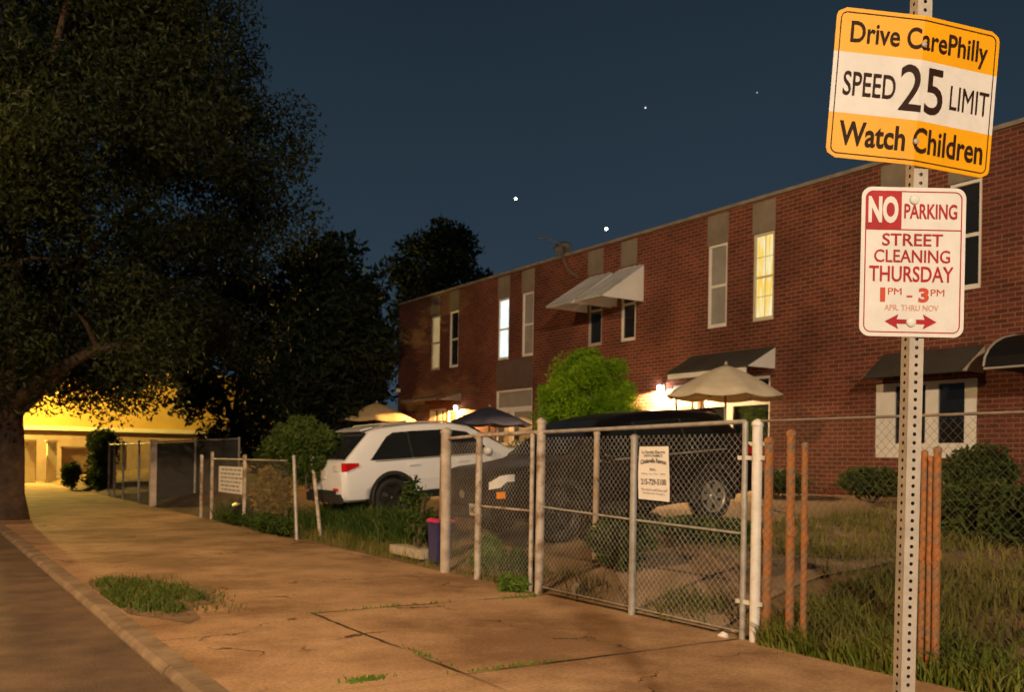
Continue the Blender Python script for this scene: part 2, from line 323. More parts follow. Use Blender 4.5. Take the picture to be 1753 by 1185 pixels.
class House:
    def __init__(s, i, label, tone):
        s.ya, s.yb = HB[i], HB[i+1]; s.T = Thing('row_house', label, 'house', (FX, (s.ya+s.yb)/2, yard_z(FX)), 'brick row houses')
        s.open = []; s.tone = tone; s.i = i
    def wall(s, x1=23.0):
        ys = sorted({s.ya, s.yb}|{o[0] for o in s.open}|{o[1] for o in s.open}); zs = sorted({.6, 6.60}|{o[2] for o in s.open}|{o[3] for o in s.open})
        mb = MB()
        for a, b in zip(ys, ys[1:]):
            for c, d in zip(zs, zs[1:]):
                if any(o[0] <= a and b <= o[1] and o[2] <= c and d <= o[3] for o in s.open): continue
                mb.add([(FX, a, c), (FX, b, c), (FX, b, d), (FX, a, d)], [(0, 1, 2, 3)])
        for a, b, c, d in s.open:
            X = FX+.16
            for q in ([(FX,a,c),(X,a,c),(X,a,d),(FX,a,d)], [(FX,b,c),(X,b,c),(X,b,d),(FX,b,d)], [(FX,a,c),(FX,b,c),(X,b,c),(X,a,c)], [(FX,a,d),(FX,b,d),(X,b,d),(X,a,d)]):
                mb.add(q, [(0, 1, 2, 3)])
        mb.add([(FX, s.ya, .6), (x1, s.ya, .6), (x1, s.ya, 6.6), (FX, s.ya, 6.6)], [(0, 1, 2, 3)])
        mb.add([(FX, s.yb, .6), (x1, s.yb, .6), (x1, s.yb, 6.6), (FX, s.yb, 6.6)], [(0, 1, 2, 3)])
        mb.add([(x1, s.ya, .6), (x1, s.yb, .6), (x1, s.yb, 6.6), (x1, s.ya, 6.6)], [(0, 1, 2, 3)])
        mb.add([(FX+.3, s.ya, .6), (FX+.3, s.yb, .6), (FX+.3, s.yb, 6.6), (FX+.3, s.ya, 6.6)], [(0, 1, 2, 3)])
        o = s.T.part('wall', mb, brickmat('brick', s.tone))
        # weld the separate quads into clean shells is not needed: each is planar
        rf = MB().box2((FX+.05, s.yb+.004, 6.602), (x1, s.ya-.004, 6.64)); s.T.part('roof', rf, M_roof)
        s.T.part('coping', MB().box2((FX-.05, s.yb+.003, 6.602), (FX+.25, s.ya-.003, 6.67)), M_coping)
    def window(s, y0, y1, z0, z1, pane, frame=None, kind='sash', label=None):
        if (y0, y1, z0, z1) not in s.open: s.open.append((y0, y1, z0, z1))
        fr = frame or M_plastic_white; X0, X1 = FX+.02, FX+.09; w = .055; mb = MB()
        mb.box2((X0, y0+.002, z0+.002), (X1, y0+w, z1-.002)); mb.box2((X0, y1-w, z0+.002), (X1, y1-.002, z1-.002))
        mb.box2((X0, y0+w, z1-w), (X1, y1-w, z1-.002)); mb.box2((X0-.015, y0+w, z0+.002), (X1, y1-w, z0+w+.02))
        zm = (z0+z1)/2
        if kind == 'sash':
            mb.box2((X0+.01, y0+w, zm-.028), (X1, y1-w, zm+.028))
        elif kind == 'grid':
            mb.box2((X0+.01, y0+w, zm-.02), (X1, y1-w, zm+.02))
            for q in ((z0*.72+z1*.28), (z0*.27+z1*.73)): mb.box2((X0+.025, y0+w, q-.006), (X1-.01, y1-w, q+.006))
            ym = (y0+y1)/2; mb.box2((X0+.03, ym-.006, z0+w+.02), (X1-.012, ym+.006, zm-.02)); mb.box2((X0+.03, ym-.006, zm+.02), (X1-.012, ym+.006, z1-w))
        elif kind == 'triple':
            mb.box2((X0+.006, y1-.36, z0+w+.02), (X1-.002, y1-w, z1-w)); mb.box2((X0+.006, y0+w, z0+w+.02), (X1-.002, y0+.22, z1-w))
            for q in (.43,): yy = y0+(y1-y0)*q; mb.box2((X0+.004, yy-.11, z0+w+.02), (X1, yy+.11, z1-w))
            mb.box2((X0-.03, y0+.03, z0-.16), (X0+.04, y1-.03, z0-.003))
        elif kind == 'transom':
            zt = z0*.36+z1*.64; mb.box2((X0+.004, y0+w, zt-.07), (X1, y1-w, zt+.07)); ym = y0*.42+y1*.58
            mb.box2((X0+.006, ym-.1, z0+w+.02), (X1-.004, ym+.1, zt-.07))
        f = s.T.part('window', mb, fr, label)
        s.T.part('pane', MB().box2((X1-.035, y0+w-.004, z0+w), (X1-.02, y1-w+.004, z1-w+.004)), pane, None, f)
        return f
    def header(s, y0, y1, z0, z1, m=None):
        s.T.part('header_panel', MB().box2((FX-.012, y0, z0), (FX+.03, y1, z1)), m or M_panel)
    def door(s, y0, y1, z0=1.12, z1=3.15):
        s.open.append((y0, y1, z0, z1))
        d = s.T.part('door', MB().box2((FX+.05, y0+.06, z0), (FX+.10, y1-.06, z1-.06)).box2((FX+.035, y0+.2, z0+1.1), (FX+.05, y1-.2, z1-.3)), M_door)
        fr = MB().box2((FX+.01, y0+.002, z0), (FX+.12, y0+.06, z1-.06)).box2((FX+.01, y1-.06, z0), (FX+.12, y1-.002, z1-.06)).box2((FX+.01, y0+.002, z1-.06), (FX+.12, y1-.002, z1-.002))
        s.T.part('door_frame', fr, M_frame_dull)
        s.T.part('handle', MB().tube([(FX+.03, y0+.13, z0+1), (FX+.03, y0+.13, z0+1.12)], .012), M_chrome, None, d)
        s.T.part('doorstep', MB().box2((FX-.75, y0-.1, z0-.42), (FX-.002, y1+.1, z0-.02)), M_stone)
    def awning(s, y0, y1, zt, zb, proj, m, mside, fr=.0, ribs=0, label=None):
        mb = MB(); X = FX-.006
        mb.prism([(X, y0, zt), (X-proj, y0, zb+fr), (X-proj, y0, zb), (X-proj+.03, y0, zb), (X-proj+.03, y0, zb+fr-.01), (X, y0, zt-.035)], (0, y1-y0, 0), 0)
        for yy, sg in ((y0, -1), (y1, 1)):
            mb.prism([(X-.001, yy+sg*.002, zt-.03), (X-proj+.02, yy+sg*.002, zb+.012), (X-.001, yy+sg*.002, zb+.012)], (0, sg*.012, 0), 1)
        for k in range(ribs):
            yy = y0+(y1-y0)*(k+.5)/ribs
            mb.add([(X, yy-.02, zt+.004), (X, yy+.02, zt+.004), (X-proj, yy+.02, zb+fr+.004), (X-proj, yy-.02, zb+fr+.004), (X, yy, zt+.03), (X-proj, yy, zb+fr+.03)], [(0, 4, 5, 3), (4, 1, 2, 5), (3, 5, 2)], 0)
        s.T.part('awning', mb, [m, mside], label)
    def lamp(s, y, z, m, power, color):
        b = s.T.part('wall_lamp', MB().box2((FX-.03, y-.05, z-.05), (FX-.002, y+.05, z+.16)).tube([(FX-.03, y, z+.1), (FX-.13, y, z+.13)], .012).lathe([(.0, .1), (.06, .085), (.075, .06)], 12, M=Matrix.Translation((FX-.13, y, z+.04))), M_lampbody)
        s.T.part('bulb', MB().lathe([(.001, -.055), (.035, -.045), (.052, -.01), (.045, .03), (.03, .05)], 14, M=Matrix.Translation((FX-.13, y, z+.03))), m, None, b)
        l = bpy.data.lights.new('porch_light', 'SPOT'); l.energy = power; l.color = color; l.shadow_soft_size = .03; l.spot_size = R(168); l.spot_blend = .04
        o = bpy.data.objects.new('porch_light', l); COL.objects.link(o); o.parent = b; o.location = Vector((FX-.30, y, z+.02))-s.T.loc
    def spout(s, y, z0=1.0):
        s.T.part('downspout', MB().box2((FX-.055, y-.035, z0), (FX-.003, y+.035, 6.55)), M_rust_dark)
M_rust_dark = mat('brown_downspout', (.14, .06, .04), (.10, .045, .03), 4, .6)
UZ0, UZ1, PZ1 = 4.26, 5.96, 6.56

h = House(0, 'leftmost brick row house, half behind dark tree, canopied porch lit at its door', .92)
h.window(25.42, 25.99, UZ0, UZ1, W_dim, M_frame_dull, 'sash', 'dimly lit window with drawn tan curtain'); h.window(24.27, 24.82, UZ0, UZ1, M_glass)
h.header(25.40, 26.01, UZ1, PZ1, M_panel_grey); h.header(24.25, 24.84, UZ1, PZ1, M_panel_grey)
h.window(24.95, 26.05, 1.9, 3.05, M_glass, mat('tan_frame', (.5, .4, .28), (.42, .33, .22), 3, .6), 'triple'); h.door(24.25, 24.85, 1.12, 3.0)
h.awning(24.05, 26.35, 3.48, 3.22, .85, mat('brown_canopy', (.16, .12, .09), (.12, .09, .07), 2, .7), M_coping, .07)
h.lamp(24.15, 3.0, M_lampglass, 1200, (1, .48, .14)); h.wall(); h.T.part('corner_lamp', MB().box2((FX-.16, 28.1, 3.7), (FX-.003, 28.26, 3.82)), M_plastic_white)
h = House(1, 'brick row house with one bright white upstairs window beside tan panels', 1.0)
h.window(21.49, 22.05, UZ0, UZ1, W_white, None, 'sash', 'brightly lit window with white light'); h.window(20.3, 20.85, UZ0, UZ1, M_blind)
for a, b in ((21.47, 22.07), (20.28, 20.87)): h.header(a, b, UZ1, PZ1, M_panel)
h.header(20.30, 22.08, 3.44, UZ0-.03, M_panel_grey)
h.window(20.3, 22.1, 1.9, 3.42, M_blind, None, 'transom'); h.door(19.25, 20.0); h.wall()
h = House(2, 'brick row house with white metal awning upstairs behind the round green bush', 1.08)
h.window(17.42, 17.96, UZ0, UZ1, M_glass, M_frame_dull); h.window(16.2, 16.72, UZ0, UZ1, M_glass)
for a, b in ((17.40, 17.98), (16.18, 16.74)): h.header(a, b, UZ1+.02, PZ1, M_panel)
h.awning(15.95, 16.86, 5.93, 5.08, 1.22, M_awn_grey, M_awn_white, .05, 4, 'nearer white metal awning segment with white cheek'); h.awning(17.06, 17.98, 5.93, 5.08, 1.22, M_awn_grey, M_awn_white, .05, 4)
h.window(16.4, 18.0, 1.95, 3.3, M_blind, None, 'transom'); h.door(18.15, 18.9)
dish = MB(); Md = Matrix.Translation((FX+.05, 19.1, 6.82)) @ Euler((R(60), 0, R(-50))).to_matrix().to_4x4()
dish.lathe([(.001, 0), (.09, .01), (.17, .028), (.23, .06), (.235, .063), (.17, .036), (.001, .01)], 20, M=Md)
dish.tube([(FX+.05, 19.1, 6.66), (FX+.05, 19.1, 6.82)], .02).tube([(FX+.05, 19.1, 6.95), (FX-.22, 18.75, 6.55), (FX-.25, 18.5, 6.2), (FX-.02, 18.35, 6.0)], .022)
dish.tube([(FX-.02, 18.85, 6.85), (FX-.35, 19.15, 7.05), (FX-.5, 19.4, 7.1)], .015)
h.T.part('satellite_dish', dish, mat('weathered_dish', (.10, .095, .09), (.07, .065, .06), 4, .7)); h.lamp(15.22, 3.08, M_lampglass2, 1500, (1, .58, .24)); h.wall()
h = House(3, 'brick row house with yellow curtained window lit upstairs over dark awning', 1.12)
h.window(13.41, 13.95, UZ0, UZ1, M_blind); h.window(12.2, 12.73, UZ0, UZ1, W_yellow, mat('cream_frame', (.6, .55, .4), (.5, .46, .33), 4, .5), 'grid', 'lit window with yellow curtains')
for a, b in ((13.39, 13.97), (12.18, 12.75)): h.header(a, b, UZ1, PZ1, M_panel)
h.window(12.25, 14.1, 1.85, 3.2, M_glass, None, 'transom'); h.door(14.2, 14.95)
h.awning(12.15, 14.35, 3.74, 3.30, .75, M_awn_dark, M_awn_white, .03, 0); h.T.part('fascia', MB().box2((FX-.74, 12.2, 3.2), (FX-.70, 14.3, 3.295)), M_plastic_white)
h.wall()
h = House(4, 'nearest brick row house behind the street signs, wide window under dark awning', 1.15)
h.window(9.3, 9.88, UZ0, UZ1, M_blind); h.window(8.12, 8.66, UZ0, UZ1, M_glass)
for a, b in ((9.28, 9.9), (8.10, 8.68)): h.header(a, b, UZ1, PZ1, M_panel)
h.window(8.15, 9.95, 1.80, 2.88, M_glass, None, 'triple')
h.awning(8.05, 9.78, 3.38, 2.93, .6, M_awn_dark, mat('tan_cheek', (.5, .42, .32), (.4, .34, .26), 2, .6), .0)
can = MB(); pr = [(FX-.006, 0, 3.45)]+[(FX-.006-1.0*math.sin(R(q)), 0, 2.93+.52*math.cos(R(q))) for q in range(15, 91, 15)]+[(FX-.98, 0, 2.9), (FX-.006, 0, 2.9)]
can.prism([(p[0], 6.3, p[2]) for p in pr], (0, 1.16, 0))
ed = [(p[0]-.005, 7.47, p[2]) for p in pr[:7]]; can.tube(ed, .018, 6, 1); can.tube([(FX-1.0, 7.47, 2.9), (FX-1.0, 6.3, 2.9)], .018, 6, 1)
h.T.part('door_canopy', can, [M_awn_black, M_frame_dull]); h.wall()
h = House(5, 'brick row house past the curved black canopy at the right picture edge', 1.1); h.wall()
h.wall()

# ------------------------------------------------------------------ foliage
def leaves(centers, radii, per, size, flat=.75, seed=0):
    """clumps of leaf-shaped faces spread through a volume"""
    g = np.random.default_rng(seed); P = []
    for c, r, n in zip(centers, radii, per):
        q = g.normal(size=(n, 3)); q /= np.linalg.norm(q, axis=1)[:, None]; q *= (g.random(n)**.5)[:, None]*r; q[:, 2] *= flat
        P.append(np.asarray(c)+q)
    P = np.concatenate(P); n = len(P)
    a = g.normal(size=(n, 3)); a /= np.linalg.norm(a, axis=1)[:, None]
    b = g.normal(size=(n, 3)); b -= a*(a*b).sum(1)[:, None]; b /= np.linalg.norm(b, axis=1)[:, None]
    sz = size*(.6+.8*g.random(n))[:, None]
    nrm = np.cross(a, b)*sz*.22
    V = np.stack([P-a*sz, P+b*sz*.42+nrm, P+a*sz, P-b*sz*.42+nrm], 1).reshape(-1, 3)
    Fc = np.arange(n*4).reshape(-1, 4)
    return V, Fc
def limb_tree(T, base, tips, trunk_r, fork_z, name='trunk', mat_=M_bark):
    mb = MB(); b = Vector(base); top = b+Vector((0, 0, fork_z))
    mb.tube([b-Vector((0, 0, .2)), b+Vector((0, 0, .15)), b+Vector((0, 0, .6)), b+Vector((.03, .02, fork_z*.6)), top], [trunk_r*1.45, trunk_r*1.3, trunk_r*1.05, trunk_r*.95, trunk_r*.85], 14)
    for tp, r in tips:
        tp = Vector(tp); mid = top.lerp(tp, .5)+Vector((random.uniform(-.4, .4), random.uniform(-.4, .4), random.uniform(-.1, .7)))
        st = b+Vector((0, 0, fork_z*random.uniform(.8, 1)))
        mb.tube([st, st.lerp(mid, .5)+Vector((0, 0, .15)), mid, mid.lerp(tp, .6), tp], [r, r*.85, r*.6, r*.4, r*.15], 7)
        for k in range(3):
            s0 = mid.lerp(tp, random.uniform(0, .6)); e = s0+Vector((random.uniform(-1.4, 1.4), random.uniform(-1.4, 1.4), random.uniform(-.2, 1.2)))
            mb.tube([s0, s0.lerp(e, .5)+Vector((0, 0, .12)), e], [r*.4, r*.28, r*.08], 5)
    return T.part(name, mb, mat_)
def tree(label, base, prof, nclump, nleaf, size, trunk_r, fork, m, seed, clump_r=(.6, 1.1), center=(0, 0), group=None, name='tree', ntips=9, ywide=1.0):
    """prof: list of (height, radius) of the crown; clumps are spread through that volume, more of them near its skin"""
    T = Thing(name, label, 'tree', base, group); g = random.Random(seed)
    hs = [p[0] for p in prof]; C = []; Rr = []; n = []
    while len(C) < nclump:
        hh = g.uniform(hs[0], hs[-1]); rr = float(np.interp(hh, hs, [p[1] for p in prof]))
        if g.random() > rr/max(p[1] for p in prof): continue
        cr_ = g.uniform(*clump_r); q = math.sqrt(g.random())*.55+.45 if g.random() < .75 else g.random()
        an = g.uniform(0, 2*math.pi); q = max(0, q*rr*(.88+.2*g.random())-cr_*.6)
        C.append((base[0]+center[0]+q*math.cos(an), base[1]+center[1]+q*math.sin(an)*ywide, base[2]+hh)); Rr.append(cr_); n.append(int(nleaf/nclump*(cr_/((clump_r[0]+clump_r[1])/2))**2))
    V, Fc = leaves(C, Rr, n, size, .8, seed)
    tips = []
    for k in range(ntips):
        c = C[g.randrange(len(C))]; tips.append((c, trunk_r*g.uniform(.28, .5)))
    limb_tree(T, base, tips, trunk_r, fork)
    raw('crown', V, Fc, m, T.e, base)
    return T
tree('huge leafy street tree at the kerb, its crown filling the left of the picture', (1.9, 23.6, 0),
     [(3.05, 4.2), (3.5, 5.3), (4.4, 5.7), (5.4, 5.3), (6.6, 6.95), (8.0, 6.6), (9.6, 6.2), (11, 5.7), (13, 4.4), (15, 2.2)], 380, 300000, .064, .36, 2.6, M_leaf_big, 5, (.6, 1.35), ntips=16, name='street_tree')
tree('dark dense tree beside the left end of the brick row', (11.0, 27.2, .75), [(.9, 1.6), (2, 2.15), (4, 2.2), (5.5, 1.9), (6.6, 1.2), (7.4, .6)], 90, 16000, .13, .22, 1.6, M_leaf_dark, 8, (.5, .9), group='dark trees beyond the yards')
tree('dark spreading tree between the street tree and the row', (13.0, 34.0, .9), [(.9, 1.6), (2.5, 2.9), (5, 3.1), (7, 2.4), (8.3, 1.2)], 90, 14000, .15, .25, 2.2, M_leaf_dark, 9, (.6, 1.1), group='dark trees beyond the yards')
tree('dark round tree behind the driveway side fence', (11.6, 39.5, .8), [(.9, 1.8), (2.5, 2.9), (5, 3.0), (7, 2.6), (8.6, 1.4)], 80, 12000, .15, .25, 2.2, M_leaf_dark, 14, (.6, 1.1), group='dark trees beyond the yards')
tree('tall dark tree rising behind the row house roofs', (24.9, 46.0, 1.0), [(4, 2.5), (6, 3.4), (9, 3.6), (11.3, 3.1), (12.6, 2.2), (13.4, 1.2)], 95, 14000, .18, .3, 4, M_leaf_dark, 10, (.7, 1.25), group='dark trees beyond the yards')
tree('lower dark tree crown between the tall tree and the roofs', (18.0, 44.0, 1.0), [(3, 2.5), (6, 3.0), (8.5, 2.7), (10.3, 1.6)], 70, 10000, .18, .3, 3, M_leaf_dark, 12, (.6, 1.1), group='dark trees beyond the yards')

def bush(name, label, cat, base, rad, nclump, nleaf, size, m, seed, clump=(.18, .35), group=None, stems=5, box=False, p=2):
    T = Thing(name, label, cat, base, group); g = random.Random(seed); C, Rr, n = [], [], []; pw = p
    for k in range(nclump):
        if box: pp = [g.uniform(-1, 1) for _ in range(3)]
        else:
            v = Vector((g.gauss(0, 1), g.gauss(0, 1), g.gauss(0, 1))); v /= sum(abs(q)**pw for q in v)**(1/pw); pp = list(v*(g.random()**.25))
        cr_ = g.uniform(*clump)
        C.append([base[i]+pp[i]*max(.05, rad[i]-cr_*.6)+(rad[2]*1.0 if i == 2 else 0) for i in range(3)]); Rr.append(cr_); n.append(nleaf//nclump)
    V, Fc = leaves(C, Rr, n, size, .9, seed)
    raw('foliage', V, Fc, m, T.e, base)
    mb = MB()
    for k in range(stems):
        an = g.uniform(0, 6.28); b = Vector(base); e = b+Vector((math.cos(an)*rad[0]*.6, math.sin(an)*rad[1]*.6, rad[2]*1.3))
        mb.tube([b+Vector((math.cos(an)*.05, math.sin(an)*.05, -.05)), b.lerp(e, .5)+Vector((0, 0, .1)), e], [.025, .018, .006], 5)
    T.part('stem', mb, M_stem)
    return T
bush('round_bush', 'clipped round lime green bush in front of the middle houses', 'bush', (11.0, 14.25, .68), (1.08, 1.16, 1.5), 240, 80000, .032, M_leaf_bush, 3, (.15, .36), p=2.5)
bush('hedge', 'dark clipped hedge at right, below the wide house window', 'hedge', (10.2, 5.3, .62), (.5, 1.25, .36), 80, 9000, .05, M_leaf_hedge, 4, (.18, .3), box=True)
bush('shrub', 'loose shrub against the nearest house below its window corner', 'shrub', (13.0, 7.6, .95), (.5, .55, .45), 40, 4500, .05, M_leaf_hedge, 6, (.15, .28))
bush('shrub', 'dark shrub between the navy umbrella and the round bush', 'shrub', (12.2, 17.6, .85), (.6, 1.2, .62), 50, 6000, .06, M_leaf_hedge, 7, (.2, .35))
bush('vine_bush', 'leafy green vine sprawling over the fence left of the white car', 'vine', (6.42, 17.5, 1.15), (.45, 1.6, .58), 100, 13000, .06, M_leaf_vine, 15, (.12, .38), p=1.6)
bush('weed', 'loose green weeds spilling onto the sidewalk under the vine', 'weed', (5.95, 17.6, 0), (.2, 1.3, .2), 50, 3600, .05, M_leaf_vine, 61, (.08, .2), group='weeds along the fence', p=1.6)
bush('weed', 'tangled weeds in front of the white notice and trash bag', 'weed', (6.0, 20.2, 0), (.14, 1.0, .15), 36, 2200, .05, M_leaf_vine, 62, (.08, .18), group='weeds along the fence', p=1.6)
bush('vine', 'loose creeper hanging over the leaning posts beside the white car', 'vine', (6.3, 16.6, .95), (.3, .7, .4), 40, 3200, .055, M_leaf_vine, 63, (.08, .26), p=1.5)
bush('dry_vine', 'dry tan vine hanging on the fence beside the leaning posts', 'vine', (6.2, 18.3, .12), (.22, 1.0, .62), 50, 4200, .05, M_leaf_dry, 16, (.14, .26))
bush('hedge', 'tall green hedge at the far left end of the fences', 'hedge', (6.45, 39.5, .05), (.4, 1.8, 1.2), 90, 9000, .08, M_leaf_vine, 17, (.25, .4), box=True)
bush('shrub', 'small round shrub at the pavement edge before the tall hedge', 'shrub', (5.7, 41.6, 0), (.42, .5, .62), 30, 2600, .06, M_leaf_vine, 18, (.16, .28))
bush('shrub', 'round dark shrub behind the side fence of the driveway', 'shrub', (9.6, 27.6, .5), (.8, .9, .95), 50, 5000, .07, M_leaf_hedge, 19, (.22, .38))
bush('weed', 'bushy weed at the foot of the thick gate post', 'weed', (6.22, 10.15, .03), (.16, .3, .26), 26, 1500, .05, M_weed, 21, (.10, .18), group='weeds along the fence')
bush('weed', 'dark weed behind the dark car bumper', 'weed', (6.25, 9.45, .03), (.15, .3, .20), 22, 1100, .045, M_leaf_vine, 22, (.10, .17), group='weeds along the fence')
bush('weed', 'low weed on the pavement edge by the tall gate post', 'weed', (5.85, 8.95, 0), (.18, .25, .10), 16, 800, .04, M_weed, 23, (.07, .12), group='weeds along the fence')
bush('weed', 'wide clump of dark weeds under the plain wheel of the dark car', 'weed', (8.7, 8.7, .48), (.55, .9, .13), 40, 2600, .06, M_leaf_vine, 24, (.14, .24), group='weeds along the fence')
bush('weed', 'dark weeds hiding the rear wheel of the black car', 'weed', (6.75, 8.1, .26), (.2, .5, .36), 40, 2600, .05, M_leaf_hedge, 26, (.12, .2), group='weeds along the fence')
bush('shrub', 'low dark shrub under the bare brick left of the sign post', 'shrub', (13.2, 11.6, .95), (.4, .8, .22), 40, 4000, .05, M_leaf_hedge, 27, (.14, .24))
bush('shrub', 'low ragged shrub under the wide house window', 'shrub', (13.0, 9.4, .95), (.4, .7, .26), 36, 3600, .05, M_leaf_hedge, 28, (.14, .24))
bush('vine', 'thin climbing twigs on the fence before the white car doors', 'vine', (6.25, 12.1, .25), (.14, .45, .55), 24, 500, .05, M_leaf_vine, 25, (.12, .24))

# grass: one object each, blades nobody could count
def grass(name, pts, hmin, hmax, m, seed, lean=.35, wd=.007):
    g = np.random.default_rng(seed); P = np.asarray(pts); n = len(P)
    hgt = (hmin+(hmax-hmin)*g.random(n)**1.6)[:, None]; an = g.random(n)*6.283; d = np.stack([np.cos(an), np.sin(an), np.zeros(n)], 1)
    an2 = g.random(n)*6.283; w = np.stack([np.cos(an2), np.sin(an2), np.zeros(n)], 1)*wd*(.7+.9*g.random(n))[:, None]
    up = np.array([0, 0, 1.0]); L = (g.random(n)*lean*2)[:, None]
    mid = P+up*hgt*.6+d*hgt*L*.3; tip = P+up*hgt*.95+d*hgt*L
    V = np.stack([P-w, P+w, mid+w*.7, mid-w*.7, tip], 1).reshape(-1, 3); b = np.arange(n)*5
    Fc = [(int(i), int(i+1), int(i+2), int(i+3)) for i in b]+[(int(i+3), int(i+2), int(i+4)) for i in b]
    return tag(raw(name, V, Fc, m), kind='stuff')
M_grass = leafmat('grass_blades', (.085, .10, .016), (.22, .19, .05), 1.0)
M_grass3 = leafmat('yard_weed_blades', (.035, .075, .012), (.075, .12, .022), 2)
M_grass6 = leafmat('tuft_blades', (.055, .10, .014), (.13, .17, .03), 6)
M_grass4 = leafmat('fence_grass_blades', (.10, .15, .016), (.20, .21, .04), 2)
M_grass2 = leafmat('kerb_grass_blades', (.10, .19, .02), (.15, .24, .03), 4)
def scatter(n, x0, x1, y0, y1, seed, dens=None):
    g = random.Random(seed); out = []
    while len(out) < n:
        x, y = g.uniform(x0, x1), g.uniform(y0, y1)
        if dens and g.random() > dens(x, y): continue
        out.append((x, y, (yz2(x, y) if x > 6.02 else 0)-.01))
    return out
def patchy(x, y, s=1.0): return max(0, min(1, .5+.55*math.sin(x*2.3*s+1.7*math.sin(y*1.1))*math.sin(y*1.9*s+1.3*math.sin(x*1.6))+.2*math.sin(x*7+y*5)))
gp = scatter(7500, 6.05, 9.2, 1.2, 5.5, 31, lambda x, y: patchy(x, y)*(1.1-(x-6)/3.6)) + scatter(5000, 7.5, 13.2, 1.5, 8.5, 32, lambda x, y: patchy(x, y, .6)*.8)
gp += scatter(6000, 6.03, 6.7, 11.7, 22.5, 33, lambda x, y: .35+.6*patchy(x, y)) + scatter(1600, 6.02, 6.45, 5.9, 11.5, 34, lambda x, y: patchy(x, y, 1.5)**2) + scatter(2500, 8.2, 11.5, 5.6, 9.0, 35, lambda x, y: patchy(x, y))
tag(grass('grass', gp, .05, .24, M_grass, 41), 'patchy dry grass and weeds over the front yards', 'grass')
gw = scatter(3400, 5.93, 6.5, 4.0, 5.35, 36, lambda x, y: patchy(x, y, 2)) + scatter(1500, 5.95, 6.4, 2.5, 4.0, 37, lambda x, y: patchy(x, y, 2))
gv = scatter(4200, 6.3, 7.0, 12.2, 17.0, 51, lambda x, y: .25+.75*patchy(x, y, 1.6))+scatter(1800, 6.0, 6.5, 17.0, 21.8, 52, lambda x, y: .3+.7*patchy(x, y, 1.6))
tag(grass('grass', gv, .12, .52, M_grass3, 53, .5, .012), 'tall dark green weeds in front of the white car', 'weeds')
tag(grass('grass', gw, .06, .30, M_grass4, 42, .6), 'long green grass at the foot of the rusty fence posts', 'grass')
def pit(x, y):
    u, v = (x-2.16)/.46, (y-10.5)/1.2; q = u*u+v*v+.4*math.sin(7*x+3*y)+.25*math.sin(17*x-9*y); return 1 if q < .9 else 0
tag(grass('grass', scatter(3600, 1.76, 2.7, 9.1, 11.9, 38, pit)+scatter(50, 2.6, 2.95, 9.5, 10.4, 39), .03, .125, M_grass6, 43, .75, .007), 'bright green grass patch in the sidewalk beside the kerb', 'grass')
M_grass5 = leafmat('dry_grass_blades', (.20, .15, .05), (.14, .15, .04), 5)
tag(grass('grass', scatter(1500, 1.76, 2.85, 8.9, 11.9, 60, lambda x, y: 1 if random.random() < .25+.75*pit(x, y) else 0), .03, .12, M_grass5, 61, .7, .006), 'dry straw blades mixed into the kerb grass patch', 'grass')
sp_ = []
for k in range(26):
    an = 2*math.pi*k/26; q = 1+.22*math.sin(3*an+1)+.14*math.sin(7*an); sp_.append((2.22+.56*q*math.cos(an) if 2.22+.56*q*math.cos(an) > 1.765 else 1.765, 10.35+1.45*q*math.sin(an), .004))
structure(MB().add(sp_, [tuple(range(26))]).build('soil_patch', mat('bare_soil', (.12, .075, .035), (.24, .15, .075), 4, .95, bump=.8, bscale=20)))
jl = []
g = random.Random(77)
for cx, cy, lx, ly, n in ((3.33, 6.3, .02, .35, 60), (3.75, 5.67, .4, .02, 110), (4.1, 8.55, .8, .03, 110), (2.62, 5.8, .14, .05, 160), (5.7, 8.5, .25, .1, 130)):
    for k in range(n): jl.append((cx+g.gauss(0, lx*.6), cy+g.gauss(0, ly*.6), -.005))
tag(grass('grass', jl, .015, .05, M_grass2, 44, .6, .006), 'short grass growing in the sidewalk joints', 'grass')

# ------------------------------------------------------------------ fences
GX = 6.02
def wires(mb, p0, p1, z0, z1, sp=.07, r=.0014):
    """chain-link fabric: two families of slanting wires between two ground points"""
    p0, p1 = Vector(p0), Vector(p1); L = (p1-p0).length; d = (p1-p0)/L; h_ = z1-z0
    nrm = Vector((-d.y, d.x, 0)); k = -h_
    while k < L:
        for sg in (1, -1):
            a, b = (k, 0.0), (k+h_, h_)
            if a[0] < 0: a = (0, -k)
            if b[0] > L: b = (L, L-k)
            if b[0]-a[0] < .02: continue
            z_a, z_b = (a[1], b[1]) if sg > 0 else (h_-a[1], h_-b[1])
            A = p0+d*a[0]+Vector((0, 0, z0+z_a)); B = p0+d*b[0]+Vector((0, 0, z0+z_b)); o = nrm*(.0012*sg)
            mb.tube([A+o, B+o], r, 3, 0, False, None, False)
        k += sp
    return mb
def post(mb, x, y, z0, z1, r, lean=(0, 0), cap=True, mi=0):
    t = Vector((x+lean[0], y+lean[1], z1)); mb.tube([(x, y, z0-.1), t], r, 10, mi)
    if cap: mb.lathe([(r*1.15, -.02), (r*1.15, .01), (r*.7, r*.7), (.001, r*.95)], 10, mi, Matrix.Translation(t))
    return mb
def yat(px): return on_x(px, 800, GX).y
FG = 'chain link fences along the sidewalk'
